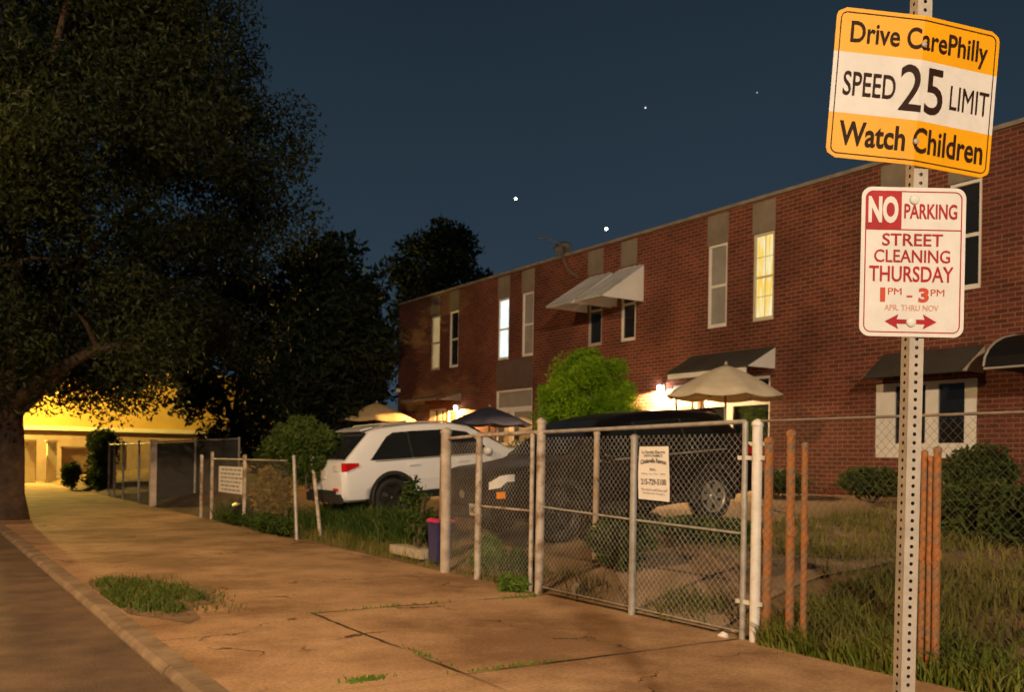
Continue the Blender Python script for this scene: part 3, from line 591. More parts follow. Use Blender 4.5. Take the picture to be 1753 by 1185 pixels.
# far left run and its thick corner post
y185, y262 = yat(186), yat(262)
T = Thing('chain_link_fence', 'farthest left chain link fence run ending at a thick pale corner post', 'fence', (GX, y262, 0), FG)
for px in (187, 196, 211, 238): T.part('post', post(MB(), GX, yat(px), 0, 1.9, .04 if px == 187 else .035), M_galv_old)
T.part('post', MB().box((GX, y262, .95), (.17, .17, 1.9)).box((GX, y262, 1.91), (.2, .2, .03)), mat('pale_post', (.62, .52, .44), (.45, .36, .30), 4, .8), 'thick square pale corner post')
T.part('wire_mesh', wires(MB(), (GX, y262+.1, 0), (GX, yat(187), 0), .05, 1.8, .09, .0018), M_wire_old)
T.part('top_rail', MB().tube([(GX, y262+.09, 1.82), (GX, yat(187), 1.82)], .02), M_galv)
# side fence along the driveway
T = Thing('chain_link_fence', 'dark screened side fence running back along the driveway', 'fence', (GX+.1, y262, 0), FG)
for k, x in enumerate((7.2, 8.5)): T.part('post', post(MB(), x, y262, yard_z(x), 1.95+.1*k, .035), M_galv)
T.part('top_rail', MB().tube([(GX+.1, y262, 1.86), (8.5, y262, 2.02)], .022), M_galv)
T.part('screen', MB().prism([(GX+.1, y262+.03, .15), (8.5, y262+.03, .62), (8.5, y262+.03, 1.98), (GX+.1, y262+.03, 1.82)], (0, .006, 0)), mat('dark_screen', (.035, .035, .03), (.05, .048, .04), 8, .8))
T.part('wire_mesh', wires(MB(), (GX+.1, y262, 0), (8.5, y262, 0), .5, 1.88, .09, .0016), M_wire_old)
# run with the paper sign
y345, y362 = yat(345), yat(363)
T = Thing('chain_link_fence', 'low chain link fence run under the green vine', 'fence', (GX, y362, 0), FG)
for yy, zt in ((y345, 1.48), (y362, 1.56), (19.6, 1.5)): T.part('post', post(MB(), GX, yy, 0, zt, .036), M_galv_old)
T.part('wire_mesh', wires(MB(), (GX, 16.9, 0), (GX, y345, 0), .05, 1.4, .08, .0016), M_wire_old)
T.part('top_rail', MB().tube([(GX, 16.9, 1.42), (GX, y362, 1.42)], .018), M_galv)
sg = MB().box2((GX-.05, 19.62, .68), (GX-.04, 21.35, 1.26)); ps = tag(sg.build('paper_sign', M_paper, None, (GX-.045, 20.5, .68)), 'square white notice with faint print on the low fence by the vine', 'sign')
ink = MB(); g = random.Random(5)
for k in range(6):
    zz = 1.19-k*.088; yy = 21.2-g.uniform(0, .15)
    while yy > 19.8:
        l = g.uniform(.08, .26); ink.box2((GX-.054, yy-l, zz-.017), (GX-.0515, yy, zz+.017)); yy -= l+.07
ink.build('print', M_greyink, ps, (GX-.045, 20.5, .68))
# two leaning posts before the white car
for (xa, ya, xb, yb, top, lab, m) in ((5.95, yat(517), 6.02, yat(517)+.42, 1.5, 'bent galvanised post leaning beside the vine, nearer the sidewalk', M_galv), (6.2, yat(536), 6.25, yat(536)+.65, 1.5, 'thin post leaning behind the bent one, next to the white car', M_galv_old)):
    tag(post(MB(), xa, ya, 0, top, .034, (xb-xa, yb-ya)).build('leaning_post', m, None, (xa, ya, 0)), lab, 'post', 'leaning fence posts')
# left gate leaf and its posts (in front of the dark car)
y738, y765, y820, y910, y925 = yat(736), yat(765), yat(820), yat(911), yat(926)
tag(post(MB(), GX+.25, y738+.1, 0, 1.55, .04, (-.05, -.1)).build('leaning_post', mat('grey_post', (.34, .28, .24), (.2, .16, .13), 5, .8), None, (GX, y738, 0)), 'short grey post leaning against the pale gate post', 'post', 'leaning fence posts')
T = Thing('gate', 'left gate leaf of worn pipe in front of the dark car', 'gate', (GX, y820, 0))
T.part('gate_post', post(MB(), GX, y765, 0, 1.86, .068, (0, .03)), mat('pale_worn_post', (.52, .45, .38), (.34, .27, .22), 5, .75, bump=.4), 'thick pale worn pipe')
fr = MB(); post(fr, GX, y820, .02, 1.80, .042); post(fr, GX, y910, .05, 1.79, .026)
fr.tube([(GX, y765, 1.77), (GX, y820, 1.80)], .02); fr.tube([(GX, y820, 1.80), (GX, y910, 1.82), (GX, y925, 1.82)], .024); fr.tube([(GX, y820, .92), (GX, y910, .92)], .014)
T.part('frame', fr, M_galv_old); T.part('wire_mesh', wires(MB(), (GX+.012, y910, 0), (GX+.012, y765, 0), .08, 1.72), M_wire)
# wide gate leaf with the paper sign
y1088, y1275, y1295 = yat(1088), yat(1275), yat(1296)
T = Thing('gate', 'wide chain link gate leaf carrying the printed paper sign', 'gate', (GX, y1088, 0))
T.part('gate_post', post(MB(), GX, y925, 0, 1.94, .05), M_galv_old, 'tall worn pipe at the meeting of the gate leaves')
fr = MB(); post(fr, GX-.02, y1088, .04, 1.74, .036); post(fr, GX, y1275, .02, 1.86, .026, cap=False)
fr.tube([(GX, y925, 1.82), (GX, yat(1100), 1.84), (GX, y1275, 1.86)], .021); fr.tube([(GX, y925, .98), (GX, y1088, .93), (GX, y1275, .90)], .012)
T.part('frame', fr, M_galv); T.part('wire_mesh', wires(MB(), (GX+.014, y1275, 0), (GX+.014, y925, 0), .06, 1.76), M_wire)
T.part('tension_wire', MB().tube([(GX, y925, .08), (GX, y1275, .06)], .005, 5), M_wire)
hg = MB()
for zz in (1.55, .32): hg.box((GX, (y1275+y1295)/2, zz), (.03, abs(y1275-y1295)+.14, .035))
T.part('hinge', hg, M_whitepipe)
tag(post(MB(), GX, y1295, 0, 1.84, .044).build('gate_post', M_whitepipe, None, (GX, y1295, 0)), 'white painted gate post beside the wide gate, left of the rusty pipes', 'post')
# printed paper on the gate
def text_mesh(txt, x0, y0, x1, y1, bold=0.0):
    """letters fitted to a rectangle: list of (x, y) and faces"""
    cu = bpy.data.curves.new('t', 'FONT'); cu.body = txt; cu.size = 1; cu.offset = bold; cu.resolution_u = 4; cu.fill_mode = 'BOTH'
    o = bpy.data.objects.new('t', cu); COL.objects.link(o); dg = bpy.context.evaluated_depsgraph_get()
    me = bpy.data.meshes.new_from_object(o.evaluated_get(dg)); vs = [v.co.copy() for v in me.vertices]; fs = [tuple(p.vertices) for p in me.polygons]
    bpy.data.objects.remove(o); bpy.data.curves.remove(cu); bpy.data.meshes.remove(me)
    ax_, bx = min(v.x for v in vs), max(v.x for v in vs); ay_, by = min(v.y for v in vs), max(v.y for v in vs)
    return [(x0+(v.x-ax_)/(bx-ax_)*(x1-x0), y0+(v.y-ay_)/(by-ay_)*(y1-y0)) for v in vs], fs
yS0, yS1 = yat(1099), yat(1150)          # left and right edges
zS1, zS0 = on_x(1124, 765, GX).z, on_x(1124, 856, GX).z
pw, ph = yS0-yS1, zS1-zS0
def paper_pt(u, v, o): return (GX-.035-o-.012*math.sin(v*3+u*2), yS0-u*pw, zS1-v*ph-(.012*u if v > .8 else 0))
pm = MB(); nv = 8; vs = [paper_pt(u/4, v/nv, 0) for u in range(5) for v in range(nv+1)]+[paper_pt(u/4, v/nv, -.002) for u in range(5) for v in range(nv+1)]
fs = []; Q = 5*(nv+1)
for u in range(4):
    for v in range(nv): a = u*(nv+1)+v; fs += [(a, a+1, a+nv+2, a+nv+1), (Q+a, Q+a+nv+1, Q+a+nv+2, Q+a+1)]
pm.add(vs, fs, 0, True); ps = tag(pm.build('paper_sign', M_paper, None, (GX, yS0, zS0)), 'tall printed paper sign tied to the wide chain link gate', 'sign')
for txt, u0, u1, v0, v1, bd in (('La Familia Electric', .10, .90, .075, .135, .02), ('WITH FAMILY', .18, .82, .15, .20, .02), ('Cinderella Remos', .08, .92, .25, .34, .03), ('Inc.', .40, .60, .40, .455, .03), ('Philly, Lic. No. 1484', .12, .88, .50, .54, .0), ('215-729-5100', .10, .90, .61, .725, .03), ('Bonded and Insured', .12, .92, .785, .83, .0), ('Residential Repairs', .15, .86, .855, .90, .0)):
    ink = MB(); pts, f = text_mesh(txt, u0, -v1, u1, -v0, bd); ink.add([paper_pt(p[0], -p[1]-(.03 if 'Cind' in txt else 0)*math.sin((p[0]-.1)/.8*math.pi), .0015) for p in pts], f); ink.build('lettering', M_ink, ps, (GX, yS0, zS0))
# fence to the right of the gate
T = Thing('chain_link_fence', 'nearest chain link fence run, right of the white gate post', 'fence', (GX, 3, 0), FG)
T.part('top_rail', MB().tube([(GX, y1295, 1.86), (GX, -2.0, 1.86)], .011), mat('old_rail', (.24, .2, .16), (.15, .12, .1), 6, .7))
T.part('wire_mesh', wires(MB(), (GX+.012, -1.5, 0), (GX+.012, y1295, 0), .05, 1.84), mat('old_wire', (.11, .07, .045), (.06, .035, .025), 3, .8))
T.part('post', post(MB(), GX, -.4, 0, 1.9, .03), M_galv)
for px, yt, r, lab, ln in ((1317, 755, .038, 'leftmost thick rusty pipe next to the white gate post', .0), (1357, 742, .036, 'middle orange rusty pipe with a grey tip', .015), (1380, 762, .026, 'thin rusty pipe standing close to the middle one', .01),
                       (1581, 775, .022, 'thin rusty pipe just right of the sign post', -.01), (1594, 785, .02, 'brown rusty pipe between two thin ones behind the sign post', .0), (1607, 770, .026, 'rightmost streaked rusty pipe behind the sign post', .008)):
    xx = GX+.06; q = on_x(px, yt, xx)
    mb = post(MB(), xx, q.y, 0, q.z, r, (0, ln)); mb.lathe([(r*1.2, 0), (r*1.25, .04), (r*1.2, .08)], 10, 0, Matrix.Translation((xx, q.y, q.z*.52)))
    tag(mb.build('rusty_pipe', M_rust, None, (xx, q.y, 0)), lab, 'pipe', 'rusty pipes along the fence')
q = on_x(1022, 742, 7.05); tag(post(MB(), 7.05, q.y, .2, q.z, .036).build('metal_pole', mat('patchy_pole', (.46, .43, .38), (.35, .2, .08), 4, .7), None, (7.05, q.y, .2)), 'lone patchy pole standing behind the wide gate', 'pole')

# ------------------------------------------------------------------ cars
def car(name, label, pos, heading, pitch, paint, rim, glass=M_glass, roofrail=True):
    M = Matrix.Translation(pos) @ Matrix.Rotation(heading, 4, 'Z') @ Matrix.Rotation(-pitch, 4, 'Y')
    E = thing(name, label, 'car', M=M)
    st = [(-.97, .50, .76, .74), (-.955, .42, .92, .84), (-.90, .36, 1.03, .885), (-.83, .34, 1.09, .90), (-.55, .33, 1.35, .915), (-.30, .32, 1.565, .92), (-.10, .31, 1.625, .92), (.4, .30, 1.66, .922), (.9, .29, 1.665, .922),
          (1.4, .29, 1.64, .922), (1.75, .29, 1.58, .92), (2.15, .29, 1.34, .92), (2.55, .29, 1.10, .92), (2.95, .30, 1.05, .91), (3.35, .31, 1.03, .89), (3.58, .34, .99, .82), (3.68, .42, .90, .70)]
    def side(z, w):                       # half width at a height
        pr = [(.30, w-.10), (.42, w-.03), (.66, w), (.82, w-.008), (1.03, w-.03), (1.66, w-.26)]
        return float(np.interp(z, [p[0] for p in pr], [p[1] for p in pr]))
    rings = []
    for x, zb, zt, w in st:
        zs = [zb, zb+.05] + [zb+.05+(min(1.03, zt-.05)-zb-.05)*k/4 for k in range(1, 5)]
        half = [(0, zb), (side(zb, w)-.06, zb)] + [(side(z, w), z) for z in zs[1:]]
        for k in (.5, 1): z = zs[-1]+(zt-.05-zs[-1])*k; half.append((side(z, w), z))
        wt = side(zt-.05, w); half += [(wt-.03, zt-.018), (wt-.10, zt), (wt*.5, zt+.012), (0, zt+.016)]
        rings.append([(x, y_, z_) for y_, z_ in half]+[(x, -y_, z_) for y_, z_ in reversed(half[1:-1])])
    n = len(rings[0]); vs = [p for r_ in rings for p in r_]; fs = []
    for i in range(len(rings)-1):
        for k in range(n): fs.append((i*n+k, i*n+(k+1)%n, (i+1)*n+(k+1)%n, (i+1)*n+k))
    fs += [tuple(reversed(range(n))), tuple(range((len(rings)-1)*n, len(rings)*n))]
    body = MB().add(vs, fs, 0, True).build('body', paint, E)
    body.data.set_sharp_from_angle(angle=R(38))
    WX, WR = (0.0, 2.72), .355
    cut = MB()
    for wx in WX:
        for sgn in (-1, 1): cut.lathe([(.001, 0), (.425, 0), (.425, .5), (.001, .5)], 28, 0, Matrix.Translation((wx, sgn*.75-.25, WR+.02)) @ Matrix.Rotation(R(-90), 4, 'X'))
    co = cut.build('cut', paint, E); md = body.modifiers.new('b', 'BOOLEAN'); md.object = co; md.operation = 'DIFFERENCE'; md.solver = 'EXACT'
    dg = bpy.context.evaluated_depsgraph_get(); nm = bpy.data.meshes.new_from_object(body.evaluated_get(dg)); body.modifiers.clear(); body.data = nm; bpy.data.objects.remove(co)
    W = .922
    def spatch(poly, o, zsub=3):           # a panel lying on both? one side: polygon in (x, z)
        return poly
    for sgn in (-1, 1):
        # wheels
        for wx in WX:
            MW = Matrix.Translation((wx, sgn*.80, WR)) @ Matrix.Rotation(R(-90*sgn), 4, 'X')
            wh = MB().lathe([(.24, -.10), (.31, -.115), (.345, -.10), (WR, -.06), (WR, .06), (.345, .10), (.31, .115), (.24, .10)], 36, 0, MW, True, True).build('wheel', M_tyre, E)
            rm = MB().lathe([(.245, -.05), (.245, .085), (.232, .10), (.215, .085), (.205, .03)], 30, 0, MW).lathe([(.001, .075), (.045, .075), (.055, .05)], 16, 0, MW)
            for k in range(6):
                A = Matrix.Rotation(k*math.pi/3, 4, 'Z'); MM = MW @ A
                rm.prism([(.04, -.035, .045), (.215, -.05, .06), (.215, .05, .06), (.04, .035, .045)], (0, 0, .022), 0, MM)
            rm.build('rim', M_rim_dark if wx > 0 else rim, wh)  # black car's front rims coloured darker, standing in for deep shade
            MB().lathe([(.001, .0), (.20, .0), (.20, .02), (.001, .02)], 24, 0, MW).build('brake', M_blackplas, wh)
            lin = MB()
            vs2, fs2 = [], []
            for k in range(19):
                an = R(-12+204*k/18); c_, s_ = math.cos(an), math.sin(an)
                for rr, yy in ((.423, .50), (.423, .915), (.405, .928)): vs2.append((wx+rr*c_, sgn*yy, WR+.02+rr*s_))
            for k in range(18):
                for q_ in range(2): a = k*3+q_; fs2.append((a, a+1, a+4, a+3))
            # trim lip, proud of the body
            for k in range(18):
                pass
            lin.add(vs2, fs2, 0, True); lin.build('wheel_arch', M_blackplas, E)
            lip = MB(); v3, f3 = [], []
            for k in range(19):
                an = R(-14+208*k/18); c_, s_ = math.cos(an), math.sin(an)
                for rr in (.418, .475):
                    z_ = WR+.02+rr*s_; v3.append((wx+rr*c_, sgn*(side(z_, W)+.012), z_))
            for k in range(18): f3.append((k*2, k*2+1, k*2+3, k*2+2))
            lip.add(v3, f3, 0, True).build('arch_trim', M_blackplas, E)
        def panel(name, poly, o, m, parent=E, mi=0):
            pts = [(x, sgn*(side(z, W)+o), z) for x, z in poly]; return MB().prism(pts, (0, -sgn*.02, 0)).build(name, m, parent)
        panel('window', [(-.40, 1.06), (.42, 1.05), (.42, 1.535), (.14, 1.53), (.0, 1.46)], .007, glass)
        panel('window', [(.46, 1.05), (1.28, 1.045), (1.28, 1.53), (.46, 1.54)], .007, glass)
        panel('window', [(1.33, 1.045), (2.15, 1.045), (1.68, 1.46), (1.33, 1.52)], .007, glass)
        panel('window_trim', [(-.30, 1.03), (2.15, 1.015), (2.15, 1.035), (-.30, 1.05)], .008, M_chrome)
        panel('pillar', [(.422, 1.05), (.458, 1.05), (.458, 1.538), (.422, 1.536)], .005, M_blackplas); panel('pillar', [(1.282, 1.045), (1.328, 1.045), (1.328, 1.522), (1.282, 1.528)], .005, M_blackplas)
        for x0, x1 in ((.30, 1.29), (1.32, 2.30)):
            d = MB(); zs = [.46, .66, .82, 1.02]; xs = [x0 if z > .7 else max(x0, .44) for z in zs]
            v4 = [(xx, sgn*(side(z, W)+.005), z) for xx, z in zip(xs, zs)]+[(x1, sgn*(side(z, W)+.005), z) for z in zs]+[(xx, sgn*(side(z, W)-.02), z) for xx, z in zip(xs, zs)]+[(x1, sgn*(side(z, W)-.02), z) for z in zs]
            d.add(v4, [(k, k+1, k+5, k+4) for k in range(3)]+[(8+k, 9+k, k+1, k) for k in range(3)]+[(12+k, 13+k, 5+k, 4+k) for k in range(3)]+[(3, 7, 15, 11), (0, 4, 12, 8)], 0)
            dd = d.build('door', paint, E); MB().box((x0+.14, sgn*(side(.93, W)+.02), .93), (.2, .03, .03)).build('handle', paint, dd)
        panel('sill', [(.40, .305), (2.28, .305), (2.28, .44), (.40, .44)], .012, M_blackplas)
        if roofrail: MB().tube([(-.1, sgn*.63, 1.62), (-.02, sgn*.63, 1.675), (.6, sgn*.63, 1.70), (1.3, sgn*.63, 1.675), (1.45, sgn*.63, 1.625)], .018, 6).build('roof_rail', M_frame_dull if paint is M_paint_white else M_blackplas, E)
        MB().lathe([(.001, -.09), (.07, -.08), (.085, 0), (.06, .09), (.001, .1)], 12, 0, Matrix.Translation((1.98, sgn*1.0, 1.08)) @ Matrix.Rotation(R(90), 4, 'X')).build('mirror', paint, E)
        # tail lamp wrapping the corner
        tl = [(-.955, .50), (-.955, .70), (-.925, .83), (-.86, .893), (-.62, .905)]; tv = []
        for k, (x, y_) in enumerate(tl):
            lo_, hi_ = (.90, 1.01) if k < 2 else ((.895, 1.045) if k < 4 else (.98, 1.03)); tv += [(x-.018, sgn*(y_+.012), lo_), (x-.018+.03*(hi_-.9), sgn*(y_+.006), hi_)]
        tf = [(2*k, 2*k+1, 2*k+3, 2*k+2) for k in range(len(tl)-1)]
        o = MB(); o.add(tv, tf, 0, False); o.m = [1, 1, 0, 0]; t_ = o.build('tail_light', [M_red if (sgn > 0 or paint is M_paint_white) else M_smoke, M_clear if paint is M_paint_white else M_smoke], E)
        t_.modifiers.new('s', 'SOLIDIFY').thickness = .012
        MB().box((-.985, sgn*.62, .58), (.02, .2, .045)).build('reflector', M_red, E)
        hv = []
        for x, y_, lo_, hi_ in ((3.40, .876, .86, .95), (3.50, .85, .86, .95), (3.585, .815, .79, .94), (3.69, .70, .77, .86)): hv += [(x+.008, sgn*(y_+.014), lo_), (x-.004, sgn*(y_+.006), hi_)]
        h_ = MB().add(hv, [(2*k, 2*k+1, 2*k+3, 2*k+2) for k in range(3)]).build('headlight', M_clear, E); h_.modifiers.new('s', 'SOLIDIFY').thickness = .012
        tv2 = []
        for x, y_ in ((3.53, .845), (3.59, .82), (3.625, .78)): tv2 += [(x+.01, sgn*(y_+.016), .65), (x+.01, sgn*(y_+.016), .735)]
        h_ = MB().add(tv2, [(0, 1, 3, 2), (2, 3, 5, 4)]).build('turn_signal', M_amber, E); h_.modifiers.new('s', 'SOLIDIFY').thickness = .01
    MB().prism([(-.85, -.76, 1.095), (-.85, .76, 1.095), (-.36, .66, 1.54), (-.36, -.66, 1.54)], (-.02, 0, .02)).build('rear_window', glass, E)
    MB().prism([(-.42, -.58, 1.585), (-.42, .58, 1.585), (-.2, .60, 1.635), (-.2, -.60, 1.635)], (-.01, 0, .022)).build('spoiler', paint, E)
    MB().prism([(2.50, -.74, 1.13), (2.50, .74, 1.13), (1.80, .62, 1.565), (1.80, -.62, 1.565)], (.02, 0, .02)).build('windshield', glass, E)
    MB().box2((-1.0, -.80, .34), (-.93, .80, .50)).box2((-1.01, -.6, .5), (-.95, .6, .56)).build('bumper', M_blackplas, E)
    MB().box2((3.60, -.66, .40), (3.735, .66, .54)).build('front_bumper', M_blackplas, E)
    gl = MB().box2((3.66, -.48, .56), (3.70, .48, .80))
    for zz in (.62, .69, .76): gl.box2((3.701, -.46, zz-.008), (3.712, .46, zz+.008))
    gl.build('grille', M_blackplas, E); MB().lathe([(.001, .016), (.055, .01), (.06, 0)], 14, 0, Matrix.Translation((3.71, 0, .69)) @ Matrix.Rotation(R(90), 4, 'Y')).build('badge', M_chrome, E)
    if paint is M_paint_dark:
        p = MB().box2((3.737, .25, .42), (3.75, .56, .575)).build('license_plate', M_plate, E)
        pts, f = text_mesh('KMC 1505', .27, .455, .54, .54, .02); MB().add([(3.7525, a, b) for a, b in pts], f).build('lettering', M_ink, p)
    p = MB().box2((-.992, -.155, .76), (-.975, .155, .915)).build('license_plate', M_plate, E)
    
    MB().lathe([(.001, .02), (.05, .012), (.055, 0)], 14, 0, Matrix.Translation((-.945, 0, 1.0)) @ Matrix.Rotation(R(-90), 4, 'Y')).build('badge', M_chrome, E)
    return E
# white SUV nose-in towards the houses
ww = on_z(660, 892, .33)
def pose(xr, yr, hd, wb=2.72):
    xf = xr+wb*math.cos(hd); zr, zf = yard_z(xr)+.02, yard_z(xf)+.02
    return Vector((xr, yr, zr)), math.atan2(zf-zr, wb)
p, pt = pose(7.42, 16.15, 0); p.z += .0; car('parked_car', 'white sport utility car with lit looking red tail lamps parked in the yard', p, 0, pt, M_paint_white, M_rim_dark)
p, pt = pose(10.09, 10.84, R(178)); E2 = car('parked_car', 'black sport utility car backed in behind the closed gate, nose to the sidewalk', p, R(178), pt, M_paint_dark, M_rim, roofrail=False)

# ------------------------------------------------------------------ patio umbrellas
def umbrella(label, x, y, top, rad, drop, m, n=8, hang=.10, valance=True, tilt=0):
    zb = yard_z(x); T = Thing('patio_umbrella', label, 'umbrella', (x, y, zb), 'patio umbrellas by the row houses')
    T.part('pole', MB().tube([(x, y, zb), (x, y, top-.03)], .022), M_frame_dull); T.part('finial', MB().lathe([(.035, 0), (.03, .03), (.001, .07)], 10, 0, Matrix.Translation((x, y, top+.005))), M_frame_dull)
    vs, fs = [(x, y, top)], []; rings = 5; per = n*4
    for i in range(1, rings+1):
        q = i/rings
        for k in range(per):
            an = 2*math.pi*k/per+.3; lobe = abs(math.sin(n*(an-.3)/2)); sag = 1-.10*q*lobe
            vs.append((x+math.cos(an)*rad*q*sag, y+math.sin(an)*rad*q*sag, top-drop*q**1.25-.05*lobe*q*q+.0))
    for k in range(per): fs.append((0, 1+k, 1+(k+1)%per))
    for i in range(rings-1):
        for k in range(per): a = 1+i*per+k; b = 1+i*per+(k+1)%per; fs.append((a, a+per, b+per, b))
    c = MB().add(vs, fs, 0, True).build('canopy', m, T.e, T.loc); c.modifiers.new('s', 'SOLIDIFY').thickness = .008
    rb = MB()
    for k in range(n): an = 2*math.pi*k/n+.3; rb.tube([(x, y, top-.06), (x+math.cos(an)*rad*.95, y+math.sin(an)*rad*.95, top-drop-.02)], .009, 5)
    T.part('rib', rb, M_frame_dull)
q = on_x(1243, 625, 12.2); umbrella('beige patio umbrella open in front of the yellow lit house', 12.2, q.y, q.z, 1.08, .56, M_canvas)
q = on_x(838, 697, 12.4); umbrella('navy blue patio umbrella beside the lit brick porch', 12.4, q.y, q.z, 1.1, .44, M_navy)
q = on_x(645, 690, 11.9); umbrella('tan patio umbrella lit from below beyond the white car roof', 11.9, q.y, q.z, 1.25, .55, M_canvas2)
l = bpy.data.lights.new('porch_light', 'POINT'); l.energy = 22; l.color = (1, .62, .28); l.shadow_soft_size = .05
lp = on_x(628, 731, 12.2)
T = Thing('lantern', 'small lit lantern hanging under the tan umbrella', 'lantern', (12.2, lp.y, lp.z))
T.part('glass', MB().lathe([(.001, -.09), (.06, -.08), (.075, 0), (.06, .08), (.001, .09)], 12, 0, Matrix.Translation(lp)), emitmat('lantern_glass', (1, .72, .5), 6)); T.part('cap', MB().lathe([(.08, .085), (.05, .13), (.001, .15)], 12, 0, Matrix.Translation(lp)).tube([lp+Vector((0, 0, .14)), lp+Vector((0, 0, .4))], .006, 5), M_lampbody)
o = bpy.data.objects.new('lantern_light', l); COL.objects.link(o); o.parent = T.e; o.location = (0, 0, .2)
o.location = (-.35, .0, .05)

# ------------------------------------------------------------------ the far building across the end of the street
M_yel = mat('yellow_stucco', (.60, .40, .10), (.52, .34, .08), .8, .85, bump=.2)
M_stucco = mat('pink_stucco', (.36, .25, .17), (.26, .18, .12), 1.2, .85)
BY = 56.0
T = Thing('corner_building', 'low yellow building across the far end of the sidewalk', 'building', (6, BY, 0))
T.part('wall', MB().box2((-6, BY, -.15), (26, BY+8, 2.72)), M_stucco)
T.part('fascia', MB().box2((-6.1, BY-.25, 2.95), (26.1, BY+8, 6.2)), M_yel)
T.part('trim', MB().box2((-6.1, BY-.35, 2.723), (26.1, BY+8, 2.947)), mat('cream_trim', (.7, .66, .48), (.6, .56, .4), 2, .7))
M_shut = mat('garage_door_paint', (.16, .11, .07), (.12, .085, .055), 2, .6)
for k, x in enumerate((4.9, 9.4, 13.5)):
    d = MB().box2((x-1.0, BY-.06, -.1), (x+1.0, BY-.003, 2.2))
    for z in (.4, .9, 1.4, 1.9): d.box2((x-.98, BY-.075, z-.02), (x+.98, BY-.061, z+.02))
    T.part('garage_door', d, M_shut)
M_pier = mat('cream_pier', (.62, .56, .40), (.52, .46, .32), 2, .8)
for px, w_, lab in ((50, .5, 'left cream gate pier by the tree trunk at the far end'), (88, .42, 'right cream gate pier in front of the pink wall')):
    q = on_y(px, 800, 51.5)
    tag(MB().box((q.x, 51.5, .95), (w_, w_, 2.2)).box((q.x, 51.5, 2.09), (w_+.14, w_+.14, .08)).box((q.x, 51.5, -.04), (w_+.1, w_+.1, .3)).build('gate_pier', M_pier, None, (q.x, 51.5, 0)), lab, 'pier', 'gate piers at the far end')
w0, w1 = on_y(94, 800, 51.7), on_y(150, 800, 51.7)
tag(MB().box2((w0.x+.3, 51.6, -.12), (w1.x+.6, 51.85, 1.75)).box2((w0.x+.25, 51.55, 1.752), (w1.x+.65, 51.9, 1.84)).build('garden_wall', M_stucco, None, (w0.x, 51.7, 0)), 'low pinkish stucco wall beside the cream gate piers', 'wall')

# ------------------------------------------------------------------ small things on the ground
def bin_(label, x, y, w, h_, m, lidm):
    T = Thing('recycling_bin', label, 'bin', (x, y, yard_z(x)))
    z = yard_z(x); mb = MB(); a, b = w*.42, w*.5
    vs = [(x+i*a, y+j*a, z) for i, j in ((-1,-1),(1,-1),(1,1),(-1,1))]+[(x+i*b, y+j*b, z+h_) for i, j in ((-1,-1),(1,-1),(1,1),(-1,1))]
    mb.add(vs, [(3,2,1,0),(4,5,6,7),(0,1,5,4),(1,2,6,5),(2,3,7,6),(3,0,4,7)]); mb.box((x, y, z+h_*.97), (w*1.08, w*1.08, h_*.05)); T.part('body', mb, m)
    T.part('lid', MB().box((x, y, z+h_+.02), (w*1.1, w*1.1, .035)).box((x-w*.5, y, z+h_+.03), (.06, w*.4, .05)), lidm)
    return T
q = on_x(752, 960, 6.2); bin_('small purple blue bin with a pink lid behind the gate post', 6.2, q.y-.02, .26, .55, M_binblue, M_pink)
def lump(name, label, cat, x, y, z, r, m, seed, group=None):
    g = random.Random(seed); bm = bmesh.new(); bmesh.ops.create_icosphere(bm, subdivisions=3, radius=1)
    ph = [g.uniform(0, 6) for _ in range(6)]
    for v in bm.verts:
        p = v.co; k = 1+.13*math.sin(p.x*3+ph[0])*math.sin(p.y*3.4+ph[1])+.10*math.sin(p.z*5+ph[2]+p.x*2)+.05*math.sin(p.y*9+ph[3])
        v.co = Vector((p.x*r[0]*k, p.y*r[1]*k, max(-.6, p.z)*r[2]*k+r[2]*.6))
    me = bpy.data.meshes.new(name); bm.to_mesh(me); bm.free(); me.materials.append(m)
    for p in me.polygons: p.use_smooth = True
    o = bpy.data.objects.new(name, me); COL.objects.link(o); o.location = (x, y, z); return tag(o, label, cat, group)
T = lump('trash_bag', 'black trash bag slumped at the foot of the low fence', 'bag', 6.35, 20.0, .12, (.35, .55, .34), M_bag, 3)
q = on_z(790, 976, 0); lump('stone', 'pale stone at the foot of the thick gate post', 'stone', q.x, q.y, 0, (.09, .14, .06), M_stone, 4)
q = on_z(990, 1026, 0); lump('stone', 'upright grey stone under the wide gate', 'stone', q.x, q.y, 0, (.08, .09, .11), mat('grey_stone', (.22, .21, .19), (.34, .33, .3), 9, .9), 5)
q = on_z(1238, 1093, 0); lump('paper_cup', 'crumpled white cup lying by the wide gate hinge side', 'litter', q.x, q.y, 0, (.035, .05, .03), M_litter, 6)
q = on_z(1250, 1088, 0); lump('stone', 'small brown pebble beside the crumpled cup', 'stone', q.x+.08, q.y, 0, (.05, .06, .03), M_stone, 8)
q = on_z(715, 958, .03); tag(MB().box((q.x, q.y, yard_z(q.x)+.03), (.42, 1.0, .13), 0).build('concrete_block', mat('pale_concrete', (.5, .43, .33), (.38, .32, .24), 5, .85), None, (q.x, q.y, 0)), 'pale flat concrete block at the driveway edge by the white car', 'block')
q = on_z(385, 885, 0); lump('stone', 'long pale stone at the foot of the low fence posts', 'stone', q.x-.05, q.y+.9, 0, (.12, .3, .06), M_stone, 9)

